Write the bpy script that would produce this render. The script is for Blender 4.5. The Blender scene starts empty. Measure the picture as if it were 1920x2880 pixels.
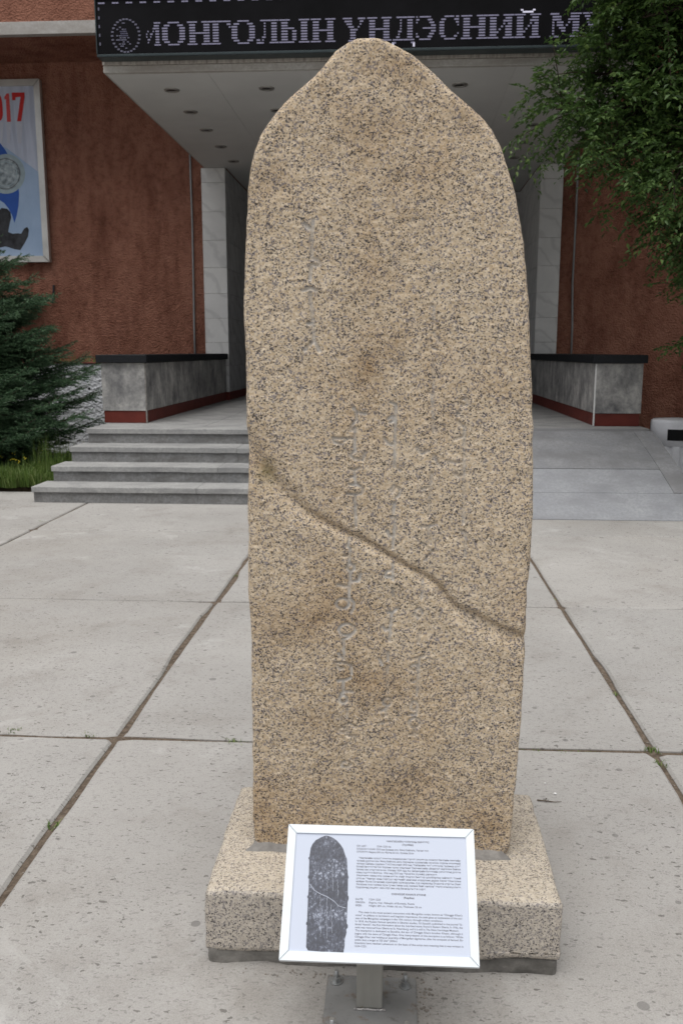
import bpy, bmesh, math, random
import numpy as np
from mathutils import Vector, Matrix, Euler

SC = bpy.context.scene
COL = SC.collection
rng = np.random.default_rng(7)
random.seed(7)

# ------------------------------------------------------------------ camera, sky, sun, exposure
CAM_H = 1.5
PITCH, YAW, FPX = math.radians(10.27), math.radians(3.58), 2500.0
FW = Vector((-math.sin(YAW) * math.cos(PITCH), math.cos(YAW) * math.cos(PITCH), -math.sin(PITCH)))
RT = Vector((math.cos(YAW), math.sin(YAW), 0))
UP = RT.cross(FW)
cam = bpy.data.cameras.new('camera')
camo = bpy.data.objects.new('camera', cam)
COL.objects.link(camo)
m = Matrix((RT, UP, -FW)).transposed().to_4x4()
m.translation = (0, 0, CAM_H)
camo.matrix_world = m
cam.sensor_fit = 'HORIZONTAL'
cam.sensor_width = 14.9
cam.lens = FPX / 1920 * 14.9
cam.clip_start = 0.05
cam.clip_end = 2000
cam.dof.use_dof = True
cam.dof.focus_distance = 2.35
cam.dof.aperture_fstop = 6.3
SC.camera = camo

SUN_EL, SUN_AZ = math.radians(73), math.radians(200)      # azimuth clockwise from +Y
W = bpy.data.worlds.new('World')
SC.world = W
W.use_nodes = True
nt = W.node_tree
bgn = nt.nodes['Background']
sky = nt.nodes.new('ShaderNodeTexSky')
sky.sky_type = 'NISHITA'
sky.sun_disc = False
sky.sun_elevation = SUN_EL
sky.sun_rotation = SUN_AZ
sky.air_density = 1.0
sky.dust_density = 4.0
hs = nt.nodes.new('ShaderNodeHueSaturation')
hs.inputs['Saturation'].default_value = 0.22                # overcast: the blue is mostly veiled
nt.links.new(sky.outputs[0], hs.inputs['Color'])
nt.links.new(hs.outputs[0], bgn.inputs['Color'])
bgn.inputs['Strength'].default_value = 0.06
sun = bpy.data.lights.new('sun', 'SUN')
sun.energy = 1.5
sun.angle = math.radians(70)
sun.color = (1.0, 0.97, 0.93)
suno = bpy.data.objects.new('sun', sun)
COL.objects.link(suno)
sd = Vector((math.sin(SUN_AZ) * math.cos(SUN_EL), math.cos(SUN_AZ) * math.cos(SUN_EL), math.sin(SUN_EL)))
suno.rotation_euler = (-sd).to_track_quat('-Z', 'Y').to_euler()
suno.location = sd * 30
SC.view_settings.view_transform = 'Standard'
SC.view_settings.look = 'None'
SC.view_settings.gamma = 1
SC.view_settings.use_curve_mapping = False
SC.view_settings.exposure = 0.75


# ------------------------------------------------------------------ measuring helpers (photo pixel -> point of a known plane)
def ray(px, py):
    return FW + RT * ((px - 960) / FPX) - UP * ((py - 1440) / FPX)


def atY(px, py, y):
    r = ray(px, py)
    return Vector((0, 0, CAM_H)) + r * (y / r.y)


# ------------------------------------------------------------------ numpy noise
def _hash(ix, iy, iz, s):
    n = (ix * 374761393 + iy * 668265263 + iz * 2147483647 + s * 1274126177) & 0xffffffff
    n = ((n ^ (n >> 13)) * 1274126177) & 0xffffffff
    n = n ^ (n >> 16)
    return (n & 0xffff) / 32767.5 - 1.0


def vnoise(x, y, z=0.0, s=0):
    x, y, z = np.broadcast_arrays(np.asarray(x, float), np.asarray(y, float), np.asarray(z, float))
    i, j, k = (np.floor(a).astype(np.int64) for a in (x, y, z))
    f, g, h = x - i, y - j, z - k
    f, g, h = (a * a * (3 - 2 * a) for a in (f, g, h))
    r = 0
    for a in (0, 1):
        for b in (0, 1):
            for c in (0, 1):
                w = (f if a else 1 - f) * (g if b else 1 - g) * (h if c else 1 - h)
                r = r + w * _hash(i + a, j + b, k + c, s)
    return r


def fbm(x, y, z=0.0, s=0, o=4):
    r, a = 0, 0.5
    for q in range(o):
        f = 2 ** q
        r = r + a * vnoise(np.asarray(x) * f, np.asarray(y) * f, np.asarray(z) * f, s + q)
        a *= 0.5
    return r


# ------------------------------------------------------------------ materials
class NT:
    def __init__(self, name):
        self.m = bpy.data.materials.new(name)
        self.m.use_nodes = True
        self.t = self.m.node_tree
        self.b = self.t.nodes['Principled BSDF']
        self.out = self.t.nodes['Material Output']
        g = self.t.nodes.new('ShaderNodeNewGeometry')
        self.pos = g.outputs['Position']

    def n(self, kind, **kw):
        o = self.t.nodes.new(kind)
        for k, v in kw.items():
            if k in o.inputs:
                if hasattr(v, 'is_linked') or isinstance(v, bpy.types.NodeSocket):
                    self.t.links.new(v, o.inputs[k])
                else:
                    o.inputs[k].default_value = v
            else:
                setattr(o, k, v)
        return o

    def link(self, a, b):
        self.t.links.new(a, b)

    def noise(self, scale, detail=3, rough=0.55, vec=None, dist=0.0):
        o = self.n('ShaderNodeTexNoise', Scale=scale, Detail=detail, Roughness=rough, Distortion=dist)
        self.link(vec or self.pos, o.inputs['Vector'])
        return o.outputs['Fac']

    def vor(self, scale, vec=None, feat='F1', rand=1.0):
        o = self.n('ShaderNodeTexVoronoi', Scale=scale, Randomness=rand)
        o.feature = feat
        self.link(vec or self.pos, o.inputs['Vector'])
        return o

    def map(self, sx, sy, sz, vec=None):
        o = self.n('ShaderNodeMapping')
        o.inputs['Scale'].default_value = (sx, sy, sz)
        self.link(vec or self.pos, o.inputs['Vector'])
        return o.outputs[0]

    def ramp(self, fac, stops, interp='LINEAR'):
        o = self.n('ShaderNodeValToRGB')
        r = o.color_ramp
        r.interpolation = interp
        while len(r.elements) < len(stops):
            r.elements.new(0.5)
        for e, (p, c) in zip(r.elements, stops):
            e.position = p
            e.color = (*c, 1) if len(c) == 3 else c
        self.link(fac, o.inputs[0])
        return o.outputs[0]

    def math(self, op, a, b=0.5, clamp=False):
        o = self.n('ShaderNodeMath', operation=op, use_clamp=clamp)
        for i, v in enumerate((a, b)):
            if isinstance(v, (int, float)):
                o.inputs[i].default_value = v
            else:
                self.link(v, o.inputs[i])
        return o.outputs[0]

    def mix(self, fac, a, b, mode='MIX'):
        o = self.n('ShaderNodeMix', data_type='RGBA', blend_type=mode)
        for i, v in ((0, fac), (6, a), (7, b)):
            if isinstance(v, (int, float)):
                o.inputs[i].default_value = v
            elif isinstance(v, (tuple, list)):
                o.inputs[i].default_value = (*v, 1)
            else:
                self.link(v, o.inputs[i])
        return o.outputs[2]

    def band(self, v, lo, hi):
        o = self.n('ShaderNodeMapRange')
        o.inputs['From Min'].default_value = lo
        o.inputs['From Max'].default_value = hi
        o.clamp = True
        self.link(v, o.inputs['Value'])
        return o.outputs[0]

    def color(self, c):
        if isinstance(c, (tuple, list)):
            self.b.inputs['Base Color'].default_value = (*c, 1)
        else:
            self.link(c, self.b.inputs['Base Color'])
        return self

    def rough(self, r, spec=0.5, metal=0.0):
        if isinstance(r, (int, float)):
            self.b.inputs['Roughness'].default_value = r
        else:
            self.link(r, self.b.inputs['Roughness'])
        self.b.inputs['Specular IOR Level'].default_value = spec
        self.b.inputs['Metallic'].default_value = metal
        return self

    def bump(self, h, strength=0.5, dist=0.01):
        o = self.n('ShaderNodeBump', Strength=strength, Distance=dist)
        self.link(h, o.inputs['Height'])
        self.link(o.outputs[0], self.b.inputs['Normal'])
        return self

    def attr(self, name):
        o = self.n('ShaderNodeAttribute', attribute_name=name)
        return o.outputs['Fac']

    def objrand(self):
        return self.n('ShaderNodeObjectInfo').outputs['Random']


MAT = {}


def granite(name, dark, grey, tan, pale, p_dark, p_grey, cell, carve=False):
    """speckled granite: feldspar ground, quartz-grey crystals and black mica, each its own cells"""
    t = NT(name)
    w = t.n('ShaderNodeTexNoise', Scale=230.0, Detail=2.0)
    t.link(t.pos, w.inputs['Vector'])
    off = t.n('ShaderNodeVectorMath', operation='MULTIPLY_ADD')
    t.link(w.outputs['Color'], off.inputs[0])
    off.inputs[1].default_value = (0.005,) * 3
    t.link(t.pos, off.inputs[2])
    p = off.outputs[0]

    def rnd(scale, ch):
        v = t.vor(scale, p)
        q = t.n('ShaderNodeSeparateColor')
        t.link(v.outputs['Color'], q.inputs[0])
        return q.outputs[ch]
    clus = t.noise(42, 4, 0.65)
    big = t.noise(6.0, 4, 0.6)
    c = t.mix(rnd(cell * 0.8, 0), tan, pale)
    c = t.mix(t.math('MULTIPLY', rnd(cell * 1.1, 1), 0.3), c, tuple(0.55 * q for q in tan))
    lim = t.math('ADD', p_grey, t.math('MULTIPLY', t.math('SUBTRACT', clus, 0.5), 0.55))
    g = t.math('LESS_THAN', rnd(cell, 2), lim)
    c = t.mix(t.math('MULTIPLY', g, 0.85), c, grey)
    lim = t.math('ADD', p_dark, t.math('MULTIPLY', t.math('SUBTRACT', clus, 0.5), 0.55))
    lim = t.math('ADD', lim, t.math('MULTIPLY', t.math('SUBTRACT', big, 0.5), 0.22))
    d = t.math('LESS_THAN', rnd(cell * 1.35, 0), lim)
    c = t.mix(t.math('MULTIPLY', d, 0.9), c, dark)
    if carve:
        s1 = t.band(t.noise(3.2, 5, 0.62, t.map(1.0, 1.0, 0.62)), 0.50, 0.72)
        c = t.mix(t.math('MULTIPLY', s1, 0.4), c, (0.66, 0.50, 0.31), 'MULTIPLY')
        sa = t.math('MULTIPLY', t.attr('stain'), t.math('ADD', t.noise(14, 5, 0.7), 0.35), True)
        c = t.mix(sa, c, (0.50, 0.38, 0.24), 'MULTIPLY')
        moss = t.attr('moss')
        c = t.mix(t.math('MULTIPLY', moss, 0.85), c, (0.13, 0.105, 0.022))
        cv = t.attr('carve')
        c = t.mix(t.math('MULTIPLY', cv, 0.9), c, (0.52, 0.50, 0.47))
    t.color(c).rough(0.75, 0.3)
    t.bump(t.noise(150, 4, 0.7), 0.5, 0.004)
    MAT[name] = t.m


granite('granite_stele', (0.040, 0.037, 0.038), (0.205, 0.188, 0.20), (0.535, 0.415, 0.275), (0.735, 0.63, 0.49), 0.14, 0.205, 280, True)
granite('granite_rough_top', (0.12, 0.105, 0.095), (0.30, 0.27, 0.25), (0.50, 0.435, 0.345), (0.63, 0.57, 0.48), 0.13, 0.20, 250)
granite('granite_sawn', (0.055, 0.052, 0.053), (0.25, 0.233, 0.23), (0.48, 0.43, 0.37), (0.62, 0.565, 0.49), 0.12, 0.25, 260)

t = NT('concrete_slab')
rnd = t.objrand()
base = t.ramp(t.noise(0.9, 5, 0.6), [(0.25, (0.385, 0.372, 0.355)), (0.75, (0.485, 0.47, 0.448))])
base = t.mix(t.math('MULTIPLY', rnd, 0.6), base, (0.86, 0.87, 0.88), 'MULTIPLY')
base = t.mix(t.math('MULTIPLY', t.band(t.noise(3.3, 5, 0.65), 0.53, 0.72), 0.55), base, (0.72, 0.69, 0.66), 'MULTIPLY')
fine = t.noise(240, 3, 0.7)
base = t.mix(0.5, base, t.ramp(fine, [(0.3, (0.55, 0.55, 0.55)), (0.65, (1.0, 1.0, 1.0))]), 'MULTIPLY')
wob = t.n('ShaderNodeTexNoise', Scale=60.0, Detail=2.0)
t.link(t.pos, wob.inputs['Vector'])
wadd = t.n('ShaderNodeVectorMath', operation='MULTIPLY_ADD')
t.link(wob.outputs['Color'], wadd.inputs[0])
wadd.inputs[1].default_value = (0.03, 0.015, 0.0)
t.link(t.map(0.75, 1, 0.15), wadd.inputs[2])
vp = t.vor(95, wadd.outputs[0])
sp = t.n('ShaderNodeSeparateColor')
t.link(vp.outputs['Color'], sp.inputs[0])
pit = t.math('MULTIPLY', t.math('LESS_THAN', vp.outputs['Distance'], t.math('MULTIPLY', sp.outputs[1], 0.5)),
             t.math('LESS_THAN', sp.outputs[0], t.math('MULTIPLY', t.band(t.noise(1.7, 4, 0.6), 0.30, 0.62), 0.45)))
base = t.mix(t.math('MULTIPLY', pit, t.math('MULTIPLY', sp.outputs[2], 0.75)), base, (0.10, 0.093, 0.085))
v2 = t.vor(210, wadd.outputs[0])
s2_ = t.n('ShaderNodeSeparateColor')
t.link(v2.outputs['Color'], s2_.inputs[0])
base = t.mix(t.math('MULTIPLY', t.math('LESS_THAN', s2_.outputs[0], t.math('MULTIPLY', t.noise(3.1, 4, 0.6), 0.32)), t.math('MULTIPLY', s2_.outputs[1], 0.5)), base, (0.15, 0.145, 0.14))
# worn darker patches, a damp-looking stain round the foot of the sign
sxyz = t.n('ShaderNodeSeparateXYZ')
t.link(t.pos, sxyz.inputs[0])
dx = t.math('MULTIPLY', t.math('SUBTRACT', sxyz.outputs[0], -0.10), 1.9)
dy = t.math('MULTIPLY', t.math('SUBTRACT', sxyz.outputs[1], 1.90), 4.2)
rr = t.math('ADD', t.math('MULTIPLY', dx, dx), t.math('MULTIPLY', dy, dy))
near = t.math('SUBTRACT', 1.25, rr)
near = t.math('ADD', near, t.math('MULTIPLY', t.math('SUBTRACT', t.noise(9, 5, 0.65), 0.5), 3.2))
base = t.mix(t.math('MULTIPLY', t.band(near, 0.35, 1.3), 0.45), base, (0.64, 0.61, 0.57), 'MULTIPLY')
base = t.mix(t.math('MULTIPLY', t.band(t.noise(0.55, 5, 0.65), 0.48, 0.66), 0.5), base, (0.80, 0.77, 0.73), 'MULTIPLY')
base = t.mix(t.math('MULTIPLY', t.band(t.noise(1.9, 6, 0.7, None, 0.8), 0.58, 0.70), 0.35), base, (0.62, 0.62, 0.61))
vq = t.vor(9, t.map(1, 1, 0.1))
sq = t.n('ShaderNodeSeparateColor')
t.link(vq.outputs['Color'], sq.inputs[0])
peb = t.math('MULTIPLY', t.math('LESS_THAN', vq.outputs['Distance'], t.math('MULTIPLY', sq.outputs[1], 0.17)),
             t.math('LESS_THAN', sq.outputs[0], 0.5))
base = t.mix(t.math('MULTIPLY', peb, 0.6), base, (0.15, 0.145, 0.14))
t.color(base).rough(0.86, 0.3)
t.bump(t.math('SUBTRACT', fine, t.math('MULTIPLY', pit, 0.8)), 0.35, 0.004)
MAT['slab'] = t.m

t = NT('joint_dirt')
c = t.ramp(t.noise(45, 5, 0.7), [(0.3, (0.075, 0.058, 0.045)), (0.55, (0.17, 0.135, 0.105)), (0.8, (0.26, 0.22, 0.18))])
t.color(c).rough(0.95, 0.1)
t.bump(t.noise(130, 4, 0.7), 0.8, 0.01)
MAT['dirt'] = t.m

t = NT('far_paving')
c = t.ramp(t.noise(0.7, 6, 0.6), [(0.3, (0.30, 0.29, 0.275)), (0.7, (0.39, 0.375, 0.355))])
t.color(c).rough(0.9, 0.2)
MAT['far_paving'] = t.m

t = NT('soil')
c = t.ramp(t.noise(7, 6, 0.7), [(0.3, (0.035, 0.026, 0.018)), (0.7, (0.10, 0.08, 0.055))])
t.color(c).rough(1, 0.05)
t.bump(t.noise(18, 5, 0.7), 0.9, 0.06)
MAT['soil'] = t.m


def stucco(name, c0, c1, c2, bscale, bdist, streak=True):
    t = NT(name)
    n1 = t.noise(1.1, 6, 0.65)
    c = t.ramp(n1, [(0.3, c0), (0.5, c1), (0.72, c2)])
    if streak:
        s = t.noise(3.0, 5, 0.6, t.map(1.0, 1.0, 0.28))
        c = t.mix(t.math('MULTIPLY', t.band(s, 0.45, 0.68), 0.8), c, (0.55, 0.48, 0.47), 'MULTIPLY')
        s3 = t.noise(12, 4, 0.7)
        c = t.mix(t.math('MULTIPLY', t.band(s3, 0.46, 0.70), 0.65), c, (0.5, 0.45, 0.44), 'MULTIPLY')
    t.color(c).rough(0.93, 0.15)
    h = t.math('ADD', t.noise(bscale, 5, 0.72), t.math('MULTIPLY', t.vor(bscale * 1.4).outputs['Distance'], 0.6))
    t.bump(h, 1.0, bdist)
    MAT[name] = t.m


stucco('red_stucco', (0.30, 0.135, 0.093), (0.36, 0.167, 0.116), (0.42, 0.205, 0.147), 26, 0.04)
stucco('white_roughcast', (0.72, 0.75, 0.80), (0.78, 0.80, 0.84), (0.82, 0.84, 0.87), 18, 0.04, False)

t = NT('red_paint')
t.color(t.ramp(t.noise(6, 5), [(0.3, (0.115, 0.020, 0.014)), (0.7, (0.16, 0.030, 0.021))])).rough(0.55, 0.3)
MAT['red_paint'] = t.m

t = NT('black_stone')
t.color(t.ramp(t.noise(40, 4), [(0.3, (0.006, 0.007, 0.009)), (0.7, (0.014, 0.016, 0.020))])).rough(0.5, 0.25)
MAT['black_stone'] = t.m


def marble(name, lo, hi, vein, rough=0.45, ws=2.2):
    t = NT(name)
    r = t.objrand()
    offs = t.n('ShaderNodeVectorMath', operation='ADD')
    cmb = t.n('ShaderNodeCombineXYZ')
    for i in range(3):
        t.link(t.math('MULTIPLY', r, 37.0 + 11 * i), cmb.inputs[i])
    t.link(t.pos, offs.inputs[0])
    t.link(cmb.outputs[0], offs.inputs[1])
    p = offs.outputs[0]
    c = t.ramp(t.noise(ws, 6, 0.65, p, 0.6), [(0.3, lo), (0.7, hi)])
    w = t.n('ShaderNodeTexWave', Scale=1.3, Distortion=9.0, Detail=4.0)
    w.bands_direction = 'DIAGONAL'
    t.link(p, w.inputs['Vector'])
    c = t.mix(t.math('MULTIPLY', t.band(w.outputs['Fac'], 0.80, 1.0), 0.5), c, vein)
    c = t.mix(t.math('MULTIPLY', r, 0.35), c, (0.80, 0.80, 0.82), 'MULTIPLY')
    t.color(c).rough(rough, 0.4)
    t.bump(t.noise(60, 3), 0.1, 0.003)
    MAT[name] = t.m


marble('white_marble', (0.64, 0.64, 0.635), (0.76, 0.76, 0.75), (0.50, 0.50, 0.50))
marble('grey_marble', (0.34, 0.34, 0.345), (0.50, 0.50, 0.505), (0.17, 0.17, 0.175), 0.4)

t = NT('parapet_marble')
c = t.ramp(t.noise(3.0, 6, 0.68, t.map(1.2, 1.2, 0.8)), [(0.32, (0.15, 0.15, 0.155)), (0.5, (0.34, 0.335, 0.325)), (0.66, (0.58, 0.565, 0.54))])
st = t.noise(9, 4, 0.6, t.map(1, 1, 0.12))
c = t.mix(t.math('MULTIPLY', t.band(st, 0.5, 0.75), 0.4), c, (0.55, 0.56, 0.57), 'MULTIPLY')
c = t.mix(t.math('MULTIPLY', t.band(t.noise(16, 5, 0.75), 0.45, 0.62), 0.6), c, (0.55, 0.56, 0.6), 'MULTIPLY')
t.color(c).rough(0.55, 0.35)
t.bump(t.noise(45, 4), 0.15, 0.004)
MAT['parapet_marble'] = t.m


def cement(name, a, b, dark, rough=0.85, sc=5):
    t = NT(name)
    r = t.objrand()
    c = t.ramp(t.noise(sc, 6, 0.65), [(0.3, a), (0.7, b)])
    c = t.mix(t.math('MULTIPLY', t.band(t.noise(sc * 0.6, 5, 0.65, t.map(1, 1, 2.5)), 0.45, 0.65), 0.85), c, dark)
    c = t.mix(t.band(t.noise(38, 5, 0.75), 0.40, 0.75), c, dark)
    c = t.mix(t.math('MULTIPLY', r, 0.5), c, (0.84, 0.85, 0.86), 'MULTIPLY')
    t.color(c).rough(rough, 0.3)
    t.bump(t.noise(130, 4, 0.7), 0.3, 0.004)
    MAT[name] = t.m


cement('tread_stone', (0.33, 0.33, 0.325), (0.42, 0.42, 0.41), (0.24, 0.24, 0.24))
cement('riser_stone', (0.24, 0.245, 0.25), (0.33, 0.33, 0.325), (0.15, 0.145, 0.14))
cement('ramp_cement', (0.245, 0.25, 0.265), (0.32, 0.325, 0.335), (0.20, 0.20, 0.205), 0.8, 4)
cement('ramp_cement_new', (0.30, 0.31, 0.33), (0.37, 0.38, 0.395), (0.24, 0.245, 0.26), 0.8, 4)
cement('mortar', (0.25, 0.24, 0.225), (0.34, 0.325, 0.305), (0.17, 0.16, 0.15), 0.9, 14)
cement('footing', (0.20, 0.19, 0.175), (0.29, 0.275, 0.255), (0.12, 0.115, 0.105), 0.9, 12)
cement('fascia_paint', (0.50, 0.49, 0.465), (0.60, 0.59, 0.56), (0.36, 0.33, 0.30), 0.75, 3)
cement('overhang_paint', (0.42, 0.41, 0.40), (0.50, 0.49, 0.48), (0.32, 0.30, 0.28), 0.8, 3)

t = NT('stained_paint')
sv = t.noise(26, 4, 0.7, t.map(1, 1, 0.05))
c = t.ramp(sv, [(0.32, (0.20, 0.175, 0.155)), (0.6, (0.46, 0.435, 0.40))])
t.color(c).rough(0.8, 0.3)
MAT['stained_paint'] = t.m

t = NT('soffit_paint')
r = t.objrand()
c = t.ramp(t.noise(1.2, 5, 0.6), [(0.3, (0.58, 0.58, 0.57)), (0.7, (0.65, 0.65, 0.635))])
c = t.mix(t.math('MULTIPLY', r, 0.3), c, (0.88, 0.88, 0.87), 'MULTIPLY')
t.color(c).rough(0.75, 0.3)
MAT['soffit'] = t.m


def plain(name, c, rough=0.5, metal=0.0, spec=0.5, var=0.12, sc=12, bump=0.0):
    t = NT(name)
    t.color(t.ramp(t.noise(sc, 4), [(0.3, tuple(q * (1 - var) for q in c)), (0.7, tuple(min(1, q * (1 + var)) for q in c))]))
    t.rough(rough, spec, metal)
    if bump:
        t.bump(t.noise(sc * 4, 4), bump, 0.004)
    MAT[name] = t.m


plain('alu_white', (0.70, 0.75, 0.79), 0.45, 0.0, 0.5, 0.03)
plain('alu_edge', (0.62, 0.60, 0.63), 0.35, 0.8, 0.5, 0.05)
plain('poster_frame', (0.56, 0.555, 0.535), 0.35, 0.55, 0.5, 0.12, 4)
plain('black_plastic', (0.006, 0.006, 0.007), 0.6, 0, 0.2)
plain('led_black', (0.006, 0.006, 0.0075), 0.8, 0, 0.12, 0.3, 3)
plain('led_rim', (0.035, 0.05, 0.055), 0.4, 0.3, 0.5)
plain('bin_paint', (0.80, 0.81, 0.85), 0.5, 0, 0.4, 0.08, 9)
plain('conduit_metal', (0.30, 0.31, 0.32), 0.5, 0.4, 0.5)
plain('lamp_rim', (0.33, 0.32, 0.30), 0.4, 0.5)
plain('lamp_dark', (0.03, 0.024, 0.022), 0.35, 0.2)
plain('bark', (0.06, 0.048, 0.038), 0.95, 0, 0.1, 0.4, 20, 0.8)
plain('ink', (0.17, 0.17, 0.20), 0.6, 0, 0.2, 0.05)
plain('print_red', (0.50, 0.022, 0.022), 0.55, 0, 0.3, 0.06)
plain('print_red_light', (0.56, 0.075, 0.075), 0.55, 0, 0.3, 0.06)
plain('print_blue', (0.022, 0.085, 0.36), 0.55, 0, 0.3, 0.06)
plain('print_grey', (0.50, 0.53, 0.62), 0.55, 0, 0.3, 0.06)
plain('print_dark', (0.038, 0.040, 0.046), 0.6, 0, 0.2, 0.5, 9)
plain('door_metal', (0.14, 0.13, 0.12), 0.4, 0.6)
plain('sign_green', (0.10, 0.45, 0.12), 0.5, 0, 0.3)
plain('galvanised', (0.42, 0.43, 0.43), 0.38, 0.7, 0.5, 0.2, 60)
plain('chip_white', (0.75, 0.75, 0.74), 0.7)
plain('pebble', (0.24, 0.215, 0.19), 0.9, 0, 0.2, 0.4, 60)
plain('yellow_petal', (0.62, 0.52, 0.03), 0.7)
plain('rust', (0.16, 0.065, 0.025), 0.9, 0, 0.1, 0.5, 50)
plain('weld', (0.55, 0.53, 0.52), 0.35, 0.7, 0.5, 0.3, 90, 0.6)
plain('twig', (0.10, 0.075, 0.055), 0.9, 0, 0.1)

t = NT('painted_steel')
c = t.ramp(t.noise(9, 5, 0.6), [(0.3, (0.24, 0.245, 0.245)), (0.7, (0.33, 0.33, 0.325))])
c = t.mix(t.math('MULTIPLY', t.band(t.noise(14, 6, 0.72), 0.56, 0.70), 0.8), c, (0.20, 0.115, 0.055))
c = t.mix(t.math('MULTIPLY', t.band(t.noise(38, 5, 0.7), 0.55, 0.7), 0.5), c, (0.12, 0.11, 0.10))
t.color(c).rough(0.55, 0.4, 0.25)
t.bump(t.noise(70, 4), 0.2, 0.003)
MAT['painted_steel'] = t.m
t = NT('post_steel')
c = t.ramp(t.noise(11, 5, 0.6, t.map(1, 1, 0.2)), [(0.3, (0.30, 0.295, 0.27)), (0.7, (0.42, 0.41, 0.38))])
c = t.mix(t.math('MULTIPLY', t.band(t.noise(20, 6, 0.72, t.map(1, 1, 0.35)), 0.57, 0.68), 0.8), c, (0.20, 0.14, 0.055))
t.color(c).rough(0.5, 0.4, 0.3)
MAT['post_steel'] = t.m

t = NT('paper')
t.color((0.53, 0.58, 0.69)).rough(0.5, 0.3)
MAT['paper'] = t.m

t = NT('poster_cloth')
c = t.ramp(t.noise(0.9, 4, 0.5), [(0.3, (0.42, 0.47, 0.60)), (0.7, (0.55, 0.60, 0.72))])
t.color(c).rough(0.5, 0.3)
w = t.n('ShaderNodeTexWave', Scale=0.9, Distortion=5.0, Detail=2.0)
t.link(t.map(2.0, 1, 0.5), w.inputs['Vector'])
t.bump(w.outputs['Fac'], 0.5, 0.06)
MAT['poster_cloth'] = t.m
t = NT('poster_blue_cloth')
t.color(t.ramp(t.noise(1.5, 4), [(0.3, (0.27, 0.38, 0.55)), (0.7, (0.36, 0.47, 0.64))])).rough(0.5, 0.3)
t.bump(t.noise(3, 3, 0.5, t.map(2, 1, 0.7)), 0.4, 0.06)
MAT['poster_blue'] = t.m
t = NT('coin_print')
c = t.ramp(t.noise(13, 4, 0.6), [(0.35, (0.13, 0.16, 0.18)), (0.6, (0.36, 0.42, 0.45)), (0.75, (0.50, 0.56, 0.60))])
t.color(c).rough(0.5, 0.3)
MAT['coin_print'] = t.m
plain('coin_rim_print', (0.30, 0.38, 0.42), 0.5, 0, 0.3, 0.1)

t = NT('photo_print')
nz = t.noise(150, 5, 0.75, t.map(1.3, 1, 0.7))
lg = t.noise(16, 4, 0.6)
k = t.math('ADD', nz, t.math('MULTIPLY', t.math('SUBTRACT', lg, 0.5), 0.55))
c = t.ramp(k, [(0.40, (0.022, 0.027, 0.045)), (0.56, (0.06, 0.07, 0.105)), (0.64, (0.25, 0.28, 0.36)), (0.74, (0.52, 0.57, 0.67))])
t.color(c).rough(0.3, 0.4)
MAT['photo_print'] = t.m
plain('print_pale', (0.50, 0.55, 0.66), 0.35, 0, 0.4, 0.1)

t = NT('led_light')
t.b.inputs['Emission Color'].default_value = (0.70, 0.66, 1.0, 1)
t.b.inputs['Emission Strength'].default_value = 0.12
t.color((0.05, 0.05, 0.06))
MAT['led'] = t.m
t = NT('led_light_dim')
t.b.inputs['Emission Color'].default_value = (0.70, 0.68, 1.0, 1)
t.b.inputs['Emission Strength'].default_value = 0.05
t.color((0.03, 0.03, 0.04))
MAT['led_dim'] = t.m
t = NT('led_light_bright')
t.b.inputs['Emission Color'].default_value = (0.85, 0.82, 1.0, 1)
t.b.inputs['Emission Strength'].default_value = 0.42
t.color((0.05, 0.05, 0.06))
MAT['led_hi'] = t.m

t = NT('door_glass')
t.color((0.02, 0.023, 0.025)).rough(0.06, 0.5)
MAT['glass'] = t.m


def leafmat(name, a, b, c2, trans):
    t = NT(name)
    at = t.attr('tone')
    c = t.ramp(at, [(0.0, a), (0.55, b), (1.0, c2)])
    t.color(c).rough(0.5, 0.35)
    tr = t.n('ShaderNodeBsdfTranslucent')
    t.link(c, tr.inputs['Color'])
    mx = t.n('ShaderNodeMixShader')
    mx.inputs[0].default_value = trans
    t.link(t.b.outputs[0], mx.inputs[1])
    t.link(tr.outputs[0], mx.inputs[2])
    t.link(mx.outputs[0], t.out.inputs['Surface'])
    MAT[name] = t.m


leafmat('elm_leaf', (0.038, 0.076, 0.020), (0.075, 0.14, 0.036), (0.15, 0.23, 0.06), 0.28)
leafmat('spruce_needle', (0.026, 0.060, 0.030), (0.058, 0.118, 0.058), (0.13, 0.21, 0.11), 0.10)
leafmat('grass_blade', (0.06, 0.12, 0.024), (0.13, 0.21, 0.045), (0.30, 0.34, 0.14), 0.30)


# ------------------------------------------------------------------ object helpers
def link(o, parent=None, mat=None):
    COL.objects.link(o)
    if parent is not None:
        o.parent = parent
    if mat is not None:
        for q in (mat if isinstance(mat, (list, tuple)) else [mat]):
            o.data.materials.append(MAT[q])
    return o


def tag(o, label=None, cat=None, group=None, kind=None):
    for k, v in (('label', label), ('category', cat), ('group', group), ('kind', kind)):
        if v:
            o[k] = v
    return o


def empty(name, loc, label=None, cat=None, group=None, kind=None):
    o = bpy.data.objects.new(name, None)
    o.empty_display_size = 0.2
    o.location = loc
    COL.objects.link(o)
    return tag(o, label, cat, group, kind)


def place(o, parent):
    """parts are modelled in world coordinates; keep them there under a moved Empty"""
    if parent is not None:
        o.parent = parent
        p = Vector((0, 0, 0))
        q = parent
        while q is not None:
            p += q.location
            q = q.parent
        o.location = -p
    return o


def mesh_np(name, verts, faces, mat, parent=None, smooth=False):
    me = bpy.data.meshes.new(name)
    me.from_pydata([tuple(v) for v in verts], [], [tuple(f) for f in faces])
    me.update()
    if smooth:
        me.shade_smooth()
    o = bpy.data.objects.new(name, me)
    link(o, None, mat)
    return place(o, parent)


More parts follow.
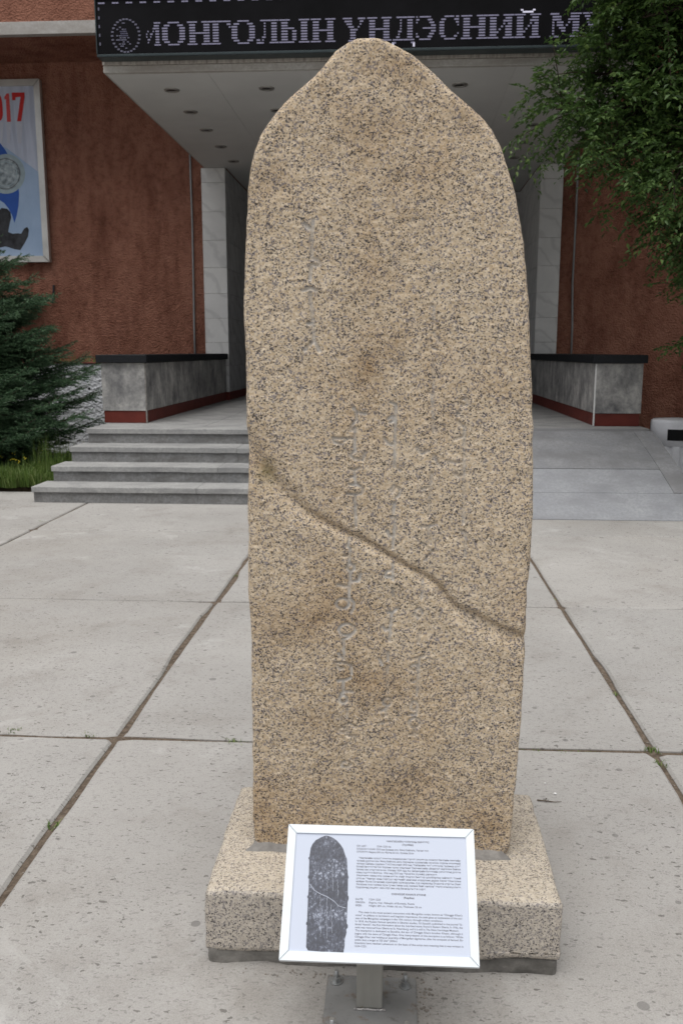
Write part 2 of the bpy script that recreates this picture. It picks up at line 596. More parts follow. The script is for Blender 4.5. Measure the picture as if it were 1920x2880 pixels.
def bm_obj(name, bm, mat, parent=None, smooth=False):
    me = bpy.data.meshes.new(name)
    bmesh.ops.recalc_face_normals(bm, faces=bm.faces)
    bm.to_mesh(me)
    bm.free()
    if smooth:
        me.shade_smooth()
    o = bpy.data.objects.new(name, me)
    link(o, None, mat)
    return place(o, parent)


def add_box(bm, a, b, bev=0.0, seg=1):
    r = bmesh.ops.create_cube(bm, size=1)
    vs = r['verts']
    c = [(a[i] + b[i]) / 2 for i in range(3)]
    s = [abs(b[i] - a[i]) for i in range(3)]
    for v in vs:
        v.co = Vector([v.co[i] * s[i] + c[i] for i in range(3)])
    if bev:
        es = list({e for v in vs for e in v.link_edges})
        bmesh.ops.bevel(bm, geom=es, offset=bev, segments=seg, affect='EDGES', profile=0.5)


def box(name, a, b, mat, parent=None, bev=0.004, seg=1):
    bm = bmesh.new()
    add_box(bm, a, b, bev, seg)
    return bm_obj(name, bm, mat, parent)


def add_cyl(bm, p, q, r0, r1=None, n=16, cap=True):
    p, q = Vector(p), Vector(q)
    d = q - p
    mt = Matrix.Translation((p + q) / 2) @ d.to_track_quat('Z', 'Y').to_matrix().to_4x4()
    bmesh.ops.create_cone(bm, cap_ends=cap, segments=n, radius1=r0, radius2=r0 if r1 is None else r1, depth=d.length, matrix=mt)


def cyl(name, p, q, r, mat, parent=None, n=16, r1=None, smooth=True):
    bm = bmesh.new()
    add_cyl(bm, p, q, r, r1, n)
    o = bm_obj(name, bm, mat, parent)
    if smooth:
        o.data.shade_auto_smooth(angle=0.6) if hasattr(o.data, 'shade_auto_smooth') else None
        for f in o.data.polygons:
            f.use_smooth = len(f.vertices) == 4
    return o


def tube_pts(bm, pts, rad, n=7):
    rings = []
    for i, p in enumerate(pts):
        p = Vector(p)
        d = (Vector(pts[min(i + 1, len(pts) - 1)]) - Vector(pts[max(i - 1, 0)])).normalized()
        a = d.orthogonal().normalized()
        b = d.cross(a)
        r = rad[i] if isinstance(rad, (list, tuple)) else rad
        rings.append([bm.verts.new(p + (a * math.cos(t) + b * math.sin(t)) * r) for t in [2 * math.pi * k / n for k in range(n)]])
    for A, B in zip(rings, rings[1:]):
        # match ring starts to avoid twist
        off = min(range(n), key=lambda s: (A[0].co - B[s].co).length)
        for k in range(n):
            bm.faces.new((A[k], A[(k + 1) % n], B[(k + 1 + off) % n], B[(k + off) % n]))
    bm.faces.new(rings[-1])
    bm.faces.new(rings[0][::-1])


def big_mesh(name, V, F, mat, parent=None, attrs=None, smooth=False):
    """V (n,3), F (m,k) numpy"""
    me = bpy.data.meshes.new(name)
    n, (mf, k) = len(V), F.shape
    me.vertices.add(n)
    me.vertices.foreach_set('co', np.ascontiguousarray(V, dtype=np.float32).ravel())
    me.loops.add(mf * k)
    me.loops.foreach_set('vertex_index', np.ascontiguousarray(F, dtype=np.int32).ravel())
    me.polygons.add(mf)
    me.polygons.foreach_set('loop_start', np.arange(0, mf * k, k, dtype=np.int32))
    me.polygons.foreach_set('loop_total', np.full(mf, k, dtype=np.int32))
    me.update(calc_edges=True)
    me.validate()
    if smooth:
        me.shade_smooth()
    for an, av in (attrs or {}).items():
        a = me.attributes.new(an, 'FLOAT', 'POINT')
        a.data.foreach_set('value', np.ascontiguousarray(av, dtype=np.float32))
    o = bpy.data.objects.new(name, me)
    link(o, None, mat)
    return place(o, parent)


# ================================================================== GROUND
gv = [(-600, -600, -0.06), (600, -600, -0.06), (600, 600, -0.06), (-600, 600, -0.06)]
tag(mesh_np('ground', gv, [(0, 1, 2, 3)], 'far_paving'), kind='structure')

XJ = [-13.6, -11.5, -9.4, -7.3, -5.22, -3.10, -1.09, 0.99, 3.07, 5.15, 7.23, 9.3, 11.4, 13.5]
YJ = [-7.2, -5.1, -3.0, -0.93, 1.15, 3.235, 5.18, 7.29, 9.30]
dv = [(XJ[0], YJ[0], -0.016), (XJ[-1], YJ[0], -0.016), (XJ[-1], 9.4, -0.016), (XJ[0], 9.4, -0.016)]
nx = 90
gx = np.linspace(XJ[0], XJ[-1], 160)
gy = np.linspace(YJ[0], 9.4, 110)
GX, GY = np.meshgrid(gx, gy)
GZ = -0.014 + 0.006 * fbm(GX * 2.3, GY * 2.3, s=3)
Vd = np.stack([GX.ravel(), GY.ravel(), GZ.ravel()], 1)
idx = np.arange(160 * 110).reshape(110, 160)
Fd = np.stack([idx[:-1, :-1].ravel(), idx[:-1, 1:].ravel(), idx[1:, 1:].ravel(), idx[1:, :-1].ravel()], 1)
plaza = big_mesh('plaza', Vd, Fd, 'dirt', smooth=True)
tag(plaza, kind='structure')


def slab(x0, x1, y0, y1, seed, gap=0.017, chip=0.012, fine=True):
    """one cast slab: ragged arrises, broken corners, worn edge"""
    r = np.random.default_rng(seed)
    g = gap
    pts = []
    step = 0.035 if fine else 0.3
    gy_ = g * 1.5
    cor = [(x0 + g, y0 + gy_), (x1 - g, y0 + gy_), (x1 - g, y1 - gy_), (x0 + g, y1 - gy_)]
    brk = r.uniform(0.004, 0.022, 4)
    for k in range(4):
        a, b = Vector(cor[k]), Vector(cor[(k + 1) % 4])
        L = (b - a).length
        d = (b - a) / L
        nrm = Vector((-d.y, d.x))
        s = brk[k]
        while s < L - brk[(k + 1) % 4]:
            q = a + d * s
            w = float(fbm(s * 3.0, seed * 1.7 + k * 9.1, s=11, o=4))
            w2 = max(0.0, float(vnoise(s * 1.9, seed * 3.1 + k * 5.3, s=5)) - 0.45) * 2
            off = 0.6 * chip * w + (chip * 1.6 * w2 if fine else 0)
            pts.append(q + nrm * (off + 0.3 * chip))
            s += step * r.uniform(0.7, 1.3)
    n = len(pts)
    V = [(p.x, p.y, -0.05) for p in pts]
    c = sum(pts, Vector((0, 0))) / n
    zt = r.uniform(-0.003, 0.003)
    for k, ins in ((0, 0.0), (1, 0.010)):
        for p in pts:
            d = (c - p)
            d = d / max(abs(d.x), abs(d.y))
            sx = math.copysign(min(abs(d.x), 1), d.x)
            sy = math.copysign(min(abs(d.y), 1), d.y)
            q = p + Vector((sx, sy)) * ins
            V.append((q.x, q.y, zt - (0.009 if k == 0 else 0)))
    F = []
    for L in range(2):
        for i in range(n):
            j = (i + 1) % n
            F.append((L * n + i, L * n + j, (L + 1) * n + j, (L + 1) * n + i))
    F.append(tuple(2 * n + i for i in range(n)))
    return mesh_np('slab', V, F, 'slab', plaza)


for a in range(len(XJ) - 1):
    for b in range(len(YJ) - 1):
        x0, x1, y0, y1 = XJ[a], XJ[a + 1], YJ[b], YJ[b + 1]
        near = 4 <= a <= 8 and b >= 3
        # the joint towards the building is a little askew left of the steps
        slab(x0, x1, y0, y1, a * 31 + b * 7 + 1, 0.0072 if near else 0.012, 0.012, near)


# ================================================================== STELE
D2S = 1 / 0.8167
YF = 2.15
Lpx = [(822, 91), (800, 101), (770, 120), (752, 141), (738, 158), (720, 178), (690, 204), (655, 236), (632, 262), (614, 290), (600, 312), (586, 345), (577, 380),
       (571, 430), (568, 500), (564, 580), (562, 700), (563, 780), (565, 830), (566, 940), (568, 1000), (571, 1060), (571, 1100), (571, 1200),
       (571, 1300), (574, 1400), (579, 1500), (580, 1650), (582, 1780), (583, 1900), (588, 1928), (597, 1944)]
Rpx = [(858, 91), (880, 95), (912, 110), (950, 131), (990, 165), (1030, 205), (1070, 240), (1100, 266), (1128, 300), (1147, 335), (1160, 368),
       (1173, 410), (1185, 455), (1196, 515), (1205, 580), (1206, 610), (1209, 640), (1212, 700), (1217, 800), (1220, 900), (1222, 1000), (1222, 1090),
       (1220, 1200), (1215, 1290), (1209, 1350), (1205, 1450), (1198, 1580), (1188, 1720), (1180, 1820), (1173, 1900), (1168, 1940), (1152, 1968)]


def spx(p, y=YF):
    q = atY(p[0] * D2S, p[1] * D2S, y)
    return (q.x, q.z)


# the outline is seen on the rounded arris, a little behind the face
Lw = np.array([spx(p, YF + 0.02) for p in Lpx])
Rw = np.array([spx(p, YF + 0.024) for p in Rpx])
ZT = min(Lw[0, 1], Rw[0, 1])
ZB = 0.186
NU, NV = 330, 1010
s = np.linspace(0, 1, NV)
zz = ZB + (ZT - ZB) * (1 - (1 - s) ** 1.15)
xl = np.interp(zz, Lw[::-1, 1], Lw[::-1, 0])
xr = np.interp(zz, Rw[::-1, 1], Rw[::-1, 0])
xl = xl + 0.0035 * fbm(zz * 9, 1.3, s=41) + 0.0030 * fbm(zz * 28, 3.7, s=42)
xr = xr + 0.0035 * fbm(zz * 9, 8.3, s=43) + 0.0030 * fbm(zz * 28, 9.7, s=44)
u = np.linspace(0, 1, NU)
X = xl[:, None] + (xr - xl)[:, None] * u[None, :]
Zg = np.repeat(zz[:, None], NU, 1)
# distance to the outline (first order: horizontal gap times the cosine of the edge's slope)
Xf, Zf = X.ravel(), Zg.ravel()
ker = np.ones(31) / 31


def edge_cos(xe):
    sl_ = np.gradient(np.convolve(np.pad(xe, 15, mode='edge'), ker, 'valid'), zz)
    return 1 / np.sqrt(1 + sl_ ** 2)


D = np.minimum((X - xl[:, None]) * edge_cos(xl)[:, None], (xr[:, None] - X) * edge_cos(xr)[:, None])
D = np.minimum(D, ZT + 0.001 - Zg + 0.0 * X)
D = np.clip(D, 0, None)
RR = 0.013 + 0.008 * fbm(Zg * 2.1, X * 2.1, s=70)
RR = RR * (1 + 0.7 * np.clip(X / 0.2, 0, 1) * np.clip((Zg - 1.4) / 0.4, 0, 1))
e = np.clip(RR - D, 0, None)
Yg = YF + RR - np.sqrt(np.clip(RR ** 2 - e ** 2, 0, None)) * np.where(D < RR, 1, 1)
Yg = np.where(D < RR, Yg, YF)
inner = np.clip(D / 0.03, 0, 1)
Yg = Yg + 0.005 * fbm(X * 2.6, Zg * 2.2, s=20, o=3) * inner + 0.0030 * fbm(X * 17, Zg * 17, s=25, o=4) + 0.0011 * vnoise(X * 120, Zg * 120, s=29)


def seg_dist(P, x, z):
    best = np.full(x.shape, 1e9)
    par = np.zeros(x.shape)
    for i in range(len(P) - 1):
        a, b = np.array(P[i]), np.array(P[i + 1])
        d = b - a
        L2 = max(d @ d, 1e-12)
        tt = np.clip(((x - a[0]) * d[0] + (z - a[1]) * d[1]) / L2, 0, 1)
        dd = np.hypot(x - a[0] - tt * d[0], z - a[1] - tt * d[1])
        k = dd < best
        best = np.where(k, dd, best)
        par = np.where(k, i + tt, par)
    return best, par


# the long diagonal break
crk_px = [(560, 1018), (580, 1042), (600, 1075), (625, 1106), (660, 1140), (700, 1176), (750, 1203), (800, 1226), (850, 1250), (900, 1282), (950, 1311),
          (990, 1331), (1010, 1350), (1025, 1374), (1050, 1397), (1090, 1416), (1130, 1436), (1170, 1453), (1215, 1470)]
crk = [spx(p) for p in crk_px]
zc = np.interp(X, [p[0] for p in crk], [p[1] for p in crk])
dz = Zg - zc
cd, cpar = seg_dist(crk, X, Zg)
wu = np.interp(X, [-0.38, -0.30, -0.22, -0.1, 0.1, 0.16, 0.22, 0.33], [0.040, 0.028, 0.012, 0.0075, 0.0075, 0.008, 0.009, 0.008])
wd = np.interp(X, [-0.38, -0.30, -0.22, -0.1, 0.1, 0.16, 0.22, 0.33], [0.034, 0.026, 0.012, 0.0085, 0.0085, 0.020, 0.030, 0.026])
dp = np.interp(X, [-0.38, -0.30, -0.2, -0.1, 0.1, 0.18, 0.33], [0.020, 0.018, 0.014, 0.015, 0.015, 0.017, 0.017])
cd = np.clip(cd + 0.0035 * fbm(X * 30, Zg * 30, s=33), 0, None)
up = dz > 0
Yg = Yg + dp * np.where(up, np.exp(-(cd / wu) ** 1.6), np.exp(-(cd / wd) ** 1.6))
# the lower half swells out very slightly along the break
Yg = Yg - 0.0028 * np.exp(-((cd - 0.045) / 0.035) ** 2) * (~up)
moss = np.exp(-(((X - spx((612, 1085))[0]) / 0.022) ** 2 + ((Zg - spx((612, 1088))[1]) / 0.03) ** 2)) * (0.7 + 0.6 * fbm(X * 40, Zg * 40, s=36))

stain = np.zeros(X.shape)
for (sx_, sy_, rx_, ry_, am_) in ((845, 850, 0.045, 0.05, 1.0), (700, 1420, 0.07, 0.06, 0.75), (850, 1590, 0.055, 0.045, 0.9), (640, 400, 0.06, 0.05, 0.5), (840, 300, 0.05, 0.05, 0.7),
                                  (905, 150, 0.05, 0.035, 0.8), (1065, 265, 0.045, 0.05, 0.7), (830, 560, 0.035, 0.16, 0.45), (700, 1660, 0.06, 0.07, 0.5), (860, 1790, 0.10, 0.03, 0.7),
                                  (770, 1150, 0.05, 0.06, 0.35), (1160, 860, 0.05, 0.04, 0.5), (620, 1900, 0.06, 0.07, 0.6), (1120, 1890, 0.05, 0.06, 0.7), (940, 430, 0.06, 0.05, 0.4), (600, 1080, 0.035, 0.05, 0.6)):
    cx_, cz_ = spx((sx_, sy_))
    wx = X + 0.085 * fbm(X * 9, Zg * 9, s=101)
    wzz = Zg + 0.10 * fbm(X * 9, Zg * 9, s=102)
    stain = np.maximum(stain, 0.75 * am_ * np.exp(-(np.hypot((wx - cx_) / rx_, (wzz - cz_) / ry_) / 1.35) ** 1.5))

# carved script: strokes read off the photograph, in the units of four enlarged views
STROKES = []


def strokes(ox, oy, sc, lst, w=0.0040, dep=0.0042, tone=1.0):
    for P in lst:
        if len(P) == 3 and P[0] == 'o':
            (cx, cy), (rx, ry) = P[1], P[2]
            P = [(cx + rx * math.cos(a), cy + ry * math.sin(a)) for a in np.linspace(0, 2 * math.pi, 15)]
        STROKES.append(([spx(((ox + x / sc) / D2S, (oy + y / sc) / D2S)) for x, y in P], w, dep, tone))


strokes(660, 560, 3.564, [
    [(785, 205), (772, 380), (770, 560)], [(690, 235), (735, 285), (772, 296)], [(770, 590), (830, 598), (855, 640), (830, 665), (775, 655)],
    [(762, 680), (755, 800)], [(680, 912), (750, 890), (815, 910)], [(752, 935), (768, 1060), (780, 1200), (792, 1420)],
    [(790, 1430), (720, 1470), (700, 1515)], [(800, 1430), (850, 1520)], [(735, 1245), (790, 1250)]], 0.0042, 0.0050, 0.8)
strokes(900, 1060, 3.136, [
    [(290, 270), (320, 312), (400, 325)], [(312, 310), (320, 380), (265, 440), (270, 470), (310, 480)], [(305, 450), (305, 620)],
    [(300, 540), (210, 545), (110, 540), (122, 580), (180, 590), (222, 560)], [(305, 620), (310, 650), (265, 690), (300, 722), (375, 735), (395, 660)],
    [(260, 815), (300, 825), (345, 800)], [(300, 825), (310, 950)], [(265, 885), (300, 880)],
    [(260, 950), (330, 950), (375, 980), (370, 1025), (320, 1040), (240, 1030)], [(305, 1040), (315, 1320)], [(255, 1420), (245, 1500)],
    [(265, 1510), (255, 1640)], [(210, 1580), (255, 1575)], [(235, 1690), (250, 1650), (300, 1660), (300, 1700), (260, 1720), (235, 1690)],
    [(265, 1720), (260, 1880)], [(355, 1735), (340, 1800), (270, 1810)], [(155, 1830), (200, 1850), (260, 1855)],
    [(620, 220), (665, 245), (672, 300)], [(667, 255), (660, 500), (655, 790)], [(600, 370), (640, 345), (650, 390), (615, 400)],
    [(560, 540), (600, 590), (635, 600)], [(660, 790), (710, 830)], [(620, 1000), (650, 960), (700, 990), (700, 1040), (680, 1060)], [(640, 1020), (660, 990)],
    [(655, 1110), (645, 1210)], [(620, 1238), (660, 1238), (650, 1400), (640, 1515)], [(590, 1360), (610, 1400), (640, 1410)], [(640, 1660), (640, 1790)],
    [(635, 1710), (580, 1715), (575, 1760), (635, 1765)]], 0.0035, 0.0056, 1.0)
strokes(900, 1060, 3.136, [
    [(940, 140), (985, 150), (992, 300), (1000, 480)], [(850, 620), (890, 680), (960, 650)], [(1000, 690), (1050, 790)], [(985, 850), (970, 1000), (960, 1220)],
    [(900, 990), (960, 980)], [(890, 1320), (960, 1325), (1020, 1295)], [(955, 1330), (960, 1480)], [(900, 1470), (990, 1540), (920, 1620)],
    [(1240, 200), (1250, 250), (1300, 250), (1290, 190), (1240, 200)], [(1205, 320), (1230, 300), (1215, 340)], [(1215, 390), (1275, 450)],
    [(1272, 450), (1268, 900), (1265, 1290)], [(1120, 740), (1200, 760), (1265, 750)], [(1190, 850), (1210, 880), (1250, 870)], [(1180, 550), (1260, 530)],
    [(1240, 1360), (1280, 1380), (1280, 1580)]], 0.0037, 0.0044, 0.5)
strokes(880, 1600, 3.136, [
    [(325, 110), (315, 150), (320, 270)], [(215, 140), (310, 160)], ['o', (260, 308), (58, 45)],
    [(325, 265), (360, 300), (355, 350), (335, 385)], ['o', (298, 540), (72, 50)], [(360, 570), (310, 610), (255, 625)], [(270, 625), (270, 800)],
    [(225, 750), (240, 780), (270, 785)], [(205, 830), (270, 835), (335, 850), (340, 935)], [(215, 860), (235, 890), (265, 880)],
    [(330, 965), (290, 985), (215, 990)], [(265, 990), (268, 1100)], [(245, 1110), (280, 1085), (345, 1090)], ['o', (265, 1155), (35, 35)],
    [(660, 385), (700, 390), (735, 360)], [(692, 390), (680, 560), (672, 640)], [(610, 510), (640, 545), (685, 530)], [(660, 740), (660, 810)],
    [(585, 800), (610, 850)], [(705, 180), (708, 240)]], 0.0036, 0.0056, 1.0)
strokes(880, 1600, 3.136, [
    [(300, 1230), (300, 1310)], [(270, 1390), (320, 1370), (380, 1400)], ['o', (260, 1430), (40, 20)], [(300, 1400), (300, 1480), (370, 1480), (370, 1520)],
    [(240, 1570), (290, 1560), (290, 1610)], ['o', (290, 1730), (40, 25)], [(655, 860), (655, 1080)], ['o', (655, 1175), (35, 35)],
    [(600, 1260), (640, 1230), (640, 1300)], [(580, 1370), (680, 1350)], [(965, 110), (960, 260)], ['o', (930, 390), (30, 40)], [(945, 540), (925, 660)],
    [(860, 805), (980, 770)], [(935, 800), (920, 1020), (915, 1120)], ['o', (890, 875), (28, 28)], [(870, 1000), (915, 985)], ['o', (890, 1210), (30, 40)],
    [(915, 1240), (910, 1290), (850, 1290)], ['o', (895, 1360), (50, 40)], [(890, 1400), (895, 1480)], [(850, 1470), (920, 1465)]], 0.0036, 0.0046, 0.55)
strokes(1000, 800, 3.136, [
    [(640, 180), (690, 190), (690, 330)], [(690, 420), (740, 510)], [(680, 560), (710, 570)], [(685, 680), (685, 900)]], 0.0036, 0.0036, 0.4)
carve = np.zeros(X.shape)
cdep = np.zeros(X.shape)
for P, w, dep, tone in STROKES:
    A = np.array(P)
    x0, z0 = A.min(0) - 0.012
    x1, z1 = A.max(0) + 0.012
    j0, j1 = np.searchsorted(zz, z0), np.searchsorted(zz, z1)
    if j1 <= j0:
        continue
    xs, zs = X[j0:j1], Zg[j0:j1]
    cm = (xs[0] > x0 - 0.03) & (xs[0] < x1 + 0.03)
    i0, i1 = np.where(cm)[0][[0, -1]]
    xs, zs = xs[:, i0:i1 + 1], zs[:, i0:i1 + 1]
    d, _ = seg_dist(P, xs + 0.0008 * vnoise(xs * 150, zs * 150, s=51), zs)
    f = np.clip(1 - (d / (w * 1.35)) ** 2, 0, 1)
    sl = (slice(j0, j1), slice(i0, i1 + 1))
    carve[sl] = np.maximum(carve[sl], tone * np.clip(f * 1.4, 0, 1) * (0.75 + 0.5 * vnoise(xs * 60, zs * 60, s=52)))
    cdep[sl] = np.maximum(cdep[sl], dep * f)
Yg = Yg + cdep
V = np.stack([X.ravel(), Yg.ravel(), Zg.ravel()], 1)
ii = np.arange(NU * NV).reshape(NV, NU)
F = np.stack([ii[:-1, :-1].ravel(), ii[:-1, 1:].ravel(), ii[1:, 1:].ravel(), ii[1:, :-1].ravel()], 1)
# sides and back: sweep the outline loop backwards
loop = np.concatenate([ii[:, 0], ii[-1, 1:-1], ii[::-1, -1], ii[0, -2:0:-1]])
LV = V[loop]
cx, czm = 0.5 * (xl.mean() + xr.mean()), 1.1
prev = loop
allV, allF, extra = [V], [F], 0
base_n = len(V)
yend = YF + 0.22
for k in range(1, 9):
    tk = k / 8
    R = LV.copy()
    R[:, 1] = LV[:, 1] + (yend - LV[:, 1]) * tk
    bul = 0.010 * fbm(R[:, 2] * 4 + 3, R[:, 1] * 9, R[:, 0] * 4, s=61) + 0.0008 * vnoise(R[:, 2] * 40, R[:, 1] * 40, R[:, 0] * 40, s=62) - 0.012 * tk ** 4
    cen = np.stack([np.full(len(R), cx), np.clip(R[:, 2], ZB + 0.3, ZT - 0.33)], 1)
    dirn = R[:, [0, 2]] - cen
    dirn /= np.linalg.norm(dirn, axis=1)[:, None] + 1e-9
    R[:, 0] += dirn[:, 0] * bul
    R[:, 2] = np.maximum(R[:, 2] + dirn[:, 1] * bul, ZB)
    allV.append(R)
    cur = np.arange(len(R)) + base_n + (k - 1) * len(R)
    allF.append(np.stack([prev, np.roll(prev, -1), np.roll(cur, -1), cur], 1))
    prev = cur
# back face: rows between left and right sides
bl = prev[:NV]
br = prev[NV + NU - 2: NV + NU - 2 + NV][::-1]
mid = None
rows = []
nb = base_n + 8 * len(LV)
NB = 10
VV = np.concatenate(allV)
inn = []
for k in range(1, NB):
    tk = k / NB
    P = VV[bl] * (1 - tk) + VV[br] * tk
    P[:, 1] += 0.012 * math.sin(math.pi * tk) + 0.006 * fbm(P[:, 0] * 5, P[:, 2] * 5, s=66)
    inn.append(P)
cols = [bl] + [np.arange(NV) + nb + k * NV for k in range(NB - 1)] + [br]
VV = np.concatenate([VV] + inn)
for A, B in zip(cols, cols[1:]):
    allF.append(np.stack([A[:-1], A[1:], B[1:], B[:-1]], 1))
FF = np.concatenate(allF)
na = len(VV)
at_c = np.zeros(na)
at_c[:base_n] = np.clip(carve.ravel(), 0, 1)
at_s = np.zeros(na)
at_s[:base_n] = stain.ravel()
at_m = np.zeros(na)
at_m[:base_n] = np.clip(moss.ravel(), 0, 1)
stele = big_mesh('stone_stele', VV, FF, 'granite_stele', attrs={'carve': at_c, 'moss': at_m, 'stain': at_s}, smooth=True)
tag(stele, 'tall round-topped tan granite stele carved with vertical script and split by a diagonal crack', 'stele')

# ================================================================== PLINTH
pl = empty('granite_plinth', (-0.03, 2.22, 0), 'low speckled granite block the tall carved stele stands on', 'plinth')
bm = bmesh.new()
add_box(bm, (-0.462, 1.952, 0.034), (0.410, 2.492, 0.2), 0.012, 2)
bmesh.ops.subdivide_edges(bm, edges=[e for e in bm.edges if e.calc_length() > 0.1], cuts=26, use_grid_fill=True)
for v in bm.verts:
    x, y, z = v.co
    n = Vector((fbm(x * 11, y * 11, z * 11 + 3, s=80), fbm(x * 11 + 9, y * 11, z * 11, s=81), fbm(x * 11, y * 11 + 5, z * 11, s=82)))
    edge = min(abs(x + 0.462), abs(x - 0.410)) < 0.02 and 1 or 0
    v.co += n * (0.0045 + 0.004 * edge)
    # the ragged lower arris
    if z < 0.06 and y < 1.97:
        v.co.z += max(0, float(fbm(x * 7, 2.2, s=84))) * 0.028
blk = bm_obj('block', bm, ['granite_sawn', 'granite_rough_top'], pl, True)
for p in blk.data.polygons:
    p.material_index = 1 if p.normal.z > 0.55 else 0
bm = bmesh.new()
add_box(bm, (-0.452, 1.960, -0.02), (0.403, 2.485, 0.042), 0.01, 2)
bmesh.ops.subdivide_edges(bm, edges=[e for e in bm.edges if e.calc_length() > 0.1], cuts=24, use_grid_fill=True)
for v in bm.verts:
    x, y, z = v.co
    v.co += Vector((fbm(x * 14, z * 14, y * 14, s=86), fbm(x * 9, z * 30, y * 9, s=87) * 1.6, 0.3 * fbm(x * 14, z * 14, s=88))) * 0.02
bm_obj('footing', bm, 'footing', pl, True)
# mortar bed around the stele foot
n = 80
ring = []
per = [(-0.362, 2.152), (0.284, 2.152), (0.292, 2.385), (-0.370, 2.385)]
pts = []
for k in range(4):
    a, b = Vector(per[k]), Vector(per[(k + 1) % 4])
    for q in range(20):
        pts.append(a.lerp(b, q / 20))
cen = Vector((-0.04, 2.26))
V, F = [], []
for ringk, (off, z) in enumerate([(-0.03, 0.222), (0.0, 0.216), (0.010, 0.209), (0.030, 0.2035), (0.034, 0.197)]):
    for i, p in enumerate(pts):
        d = (p - cen)
        d = Vector((max(-1, min(1, d.x / 0.33)), max(-1, min(1, d.y / 0.125))))
        w = float(fbm(p.x * 9, p.y * 9, 1.7, s=91))
        front = 0.8 if p.y < 2.16 else 0.3
        o2 = off * front * (1 + 0.9 * w) if off > 0 else off
        q = p + Vector((d.x * o2, d.y * o2))
        V.append((q.x, q.y, z + (0.004 * float(fbm(q.x * 25, q.y * 25, s=92)) if ringk < 4 else 0)))
for L in range(4):
    for i in range(n):
        F.append((L * n + i, L * n + (i + 1) % n, (L + 1) * n + (i + 1) % n, (L + 1) * n + i))
mesh_np('mortar_bed', V, F, 'mortar', pl, True)

# ================================================================== INFORMATION SIGN
sg = empty('information_sign', (-0.049, 1.835, 0), 'small white-framed information sign on a short steel post in front of the plinth', 'sign')
BLc, BRc = Vector((-0.238, 1.68, 0.222)), Vector((0.185, 1.68, 0.222))
TLc, TRc = Vector((-0.236, 1.88, 0.422)), Vector((0.188, 1.88, 0.4265))
BRc.z, = (0.2245,)
AX = (BRc - BLc)
SW = AX.length
AX.normalize()
AY = (TLc - BLc)
SH = AY.length
AY = (AY - AX * AY.dot(AX)).normalized()
AN = AX.cross(AY)
MS = Matrix((AX, AY, AN)).transposed().to_4x4()
MS.translation = BLc


def S(x, y, z=0.0):
    """sign plane -> world (metres from its lower left corner)"""
    return MS @ Vector((x, y, z))


fr = 0.0188
FRz = [((0, 0), (SW, 0), (SW - fr, fr), (fr, fr)), ((SW, 0), (SW, SH), (SW - fr, SH - fr), (SW - fr, fr)),
       ((SW, SH), (0, SH), (fr, SH - fr), (SW - fr, SH - fr)), ((0, SH), (0, 0), (fr, fr), (fr, SH - fr))]
for q in FRz:
    c = sum((Vector(p) for p in q), Vector((0, 0))) / 4
    q2 = []
    for i, p in enumerate(q):
        v = Vector(p)
        q2.append(v + (c - v).normalized() * 0.00035)
    outs = [S(p.x, p.y, -0.010) for p in q2]
    mids = [S(p.x, p.y, 0.0065) for p in q2]
    ins = []
    for p in q2:
        v = p + (c - p).normalized() * 0.0016
        ins.append(S(v.x, v.y, 0.008))
    V = outs + mids + ins
    F = [(3, 2, 1, 0)] + [(i, (i + 1) % 4, 4 + (i + 1) % 4, 4 + i) for i in range(4)] + [(4 + i, 4 + (i + 1) % 4, 8 + (i + 1) % 4, 8 + i) for i in range(4)] + [(8, 9, 10, 11)]
    mesh_np('frame_rail', V, F, 'alu_white', sg)
panel = mesh_np('panel', [S(fr - .004, fr - .004, -0.009), S(SW - fr + .004, fr - .004, -0.009), S(SW - fr + .004, SH - fr + .004, -0.009), S(fr - .004, SH - fr + .004, -0.009),
                          S(fr - .004, fr - .004, 0.004), S(SW - fr + .004, fr - .004, 0.004), S(SW - fr + .004, SH - fr + .004, 0.004), S(fr - .004, SH - fr + .004, 0.004)],
                [(3, 2, 1, 0), (4, 5, 6, 7), (0, 1, 5, 4), (1, 2, 6, 5), (2, 3, 7, 6), (3, 0, 4, 7)], 'paper', sg)
PW, PH = SW - 2 * fr, SH - 2 * fr


def PN(uu, vv, z=0.0044):
    return S(fr + uu * PW, SH - fr - vv * PH, z)


def crop2uv(x, y):
    """enlarged view of the panel -> (u,v), bilinear in its four corners"""
    v = 0.5
    for _ in range(6):
        lx, rx = 157 + (92 - 157) * v, 1390 + (1410 - 1390) * v
        uu = (x - lx) / (rx - lx)
        ty, by = 120 + 28 * uu, 985 + 45 * uu
        v = (y - ty) / (by - ty)
    return uu, v


ph = [(375, 137), (340, 152), (300, 175), (277, 203), (262, 235), (255, 280), (252, 305), (245, 308), (245, 322), (250, 325), (246, 440), (240, 450), (240, 466), (246, 470), (244, 540), (240, 590),
      (233, 598), (233, 610), (238, 614), (230, 780), (223, 790), (223, 802), (229, 806), (222, 960), (235, 982), (330, 990), (410, 992), (495, 996), (503, 950), (505, 900), (518, 860), (516, 835), (528, 822), (528, 805), (520, 795),
      (528, 640), (536, 615), (535, 600), (530, 590), (532, 470), (538, 460), (532, 440), (527, 335), (526, 315), (517, 300), (500, 240), (480, 208), (455, 178), (430, 158), (400, 143)]
pv = [PN(*crop2uv(*p)) for p in ph]
mesh_np('printed_photo', pv, [tuple(range(len(pv)))[::-1]], 'photo_print', panel).location = (0, 0, 0)


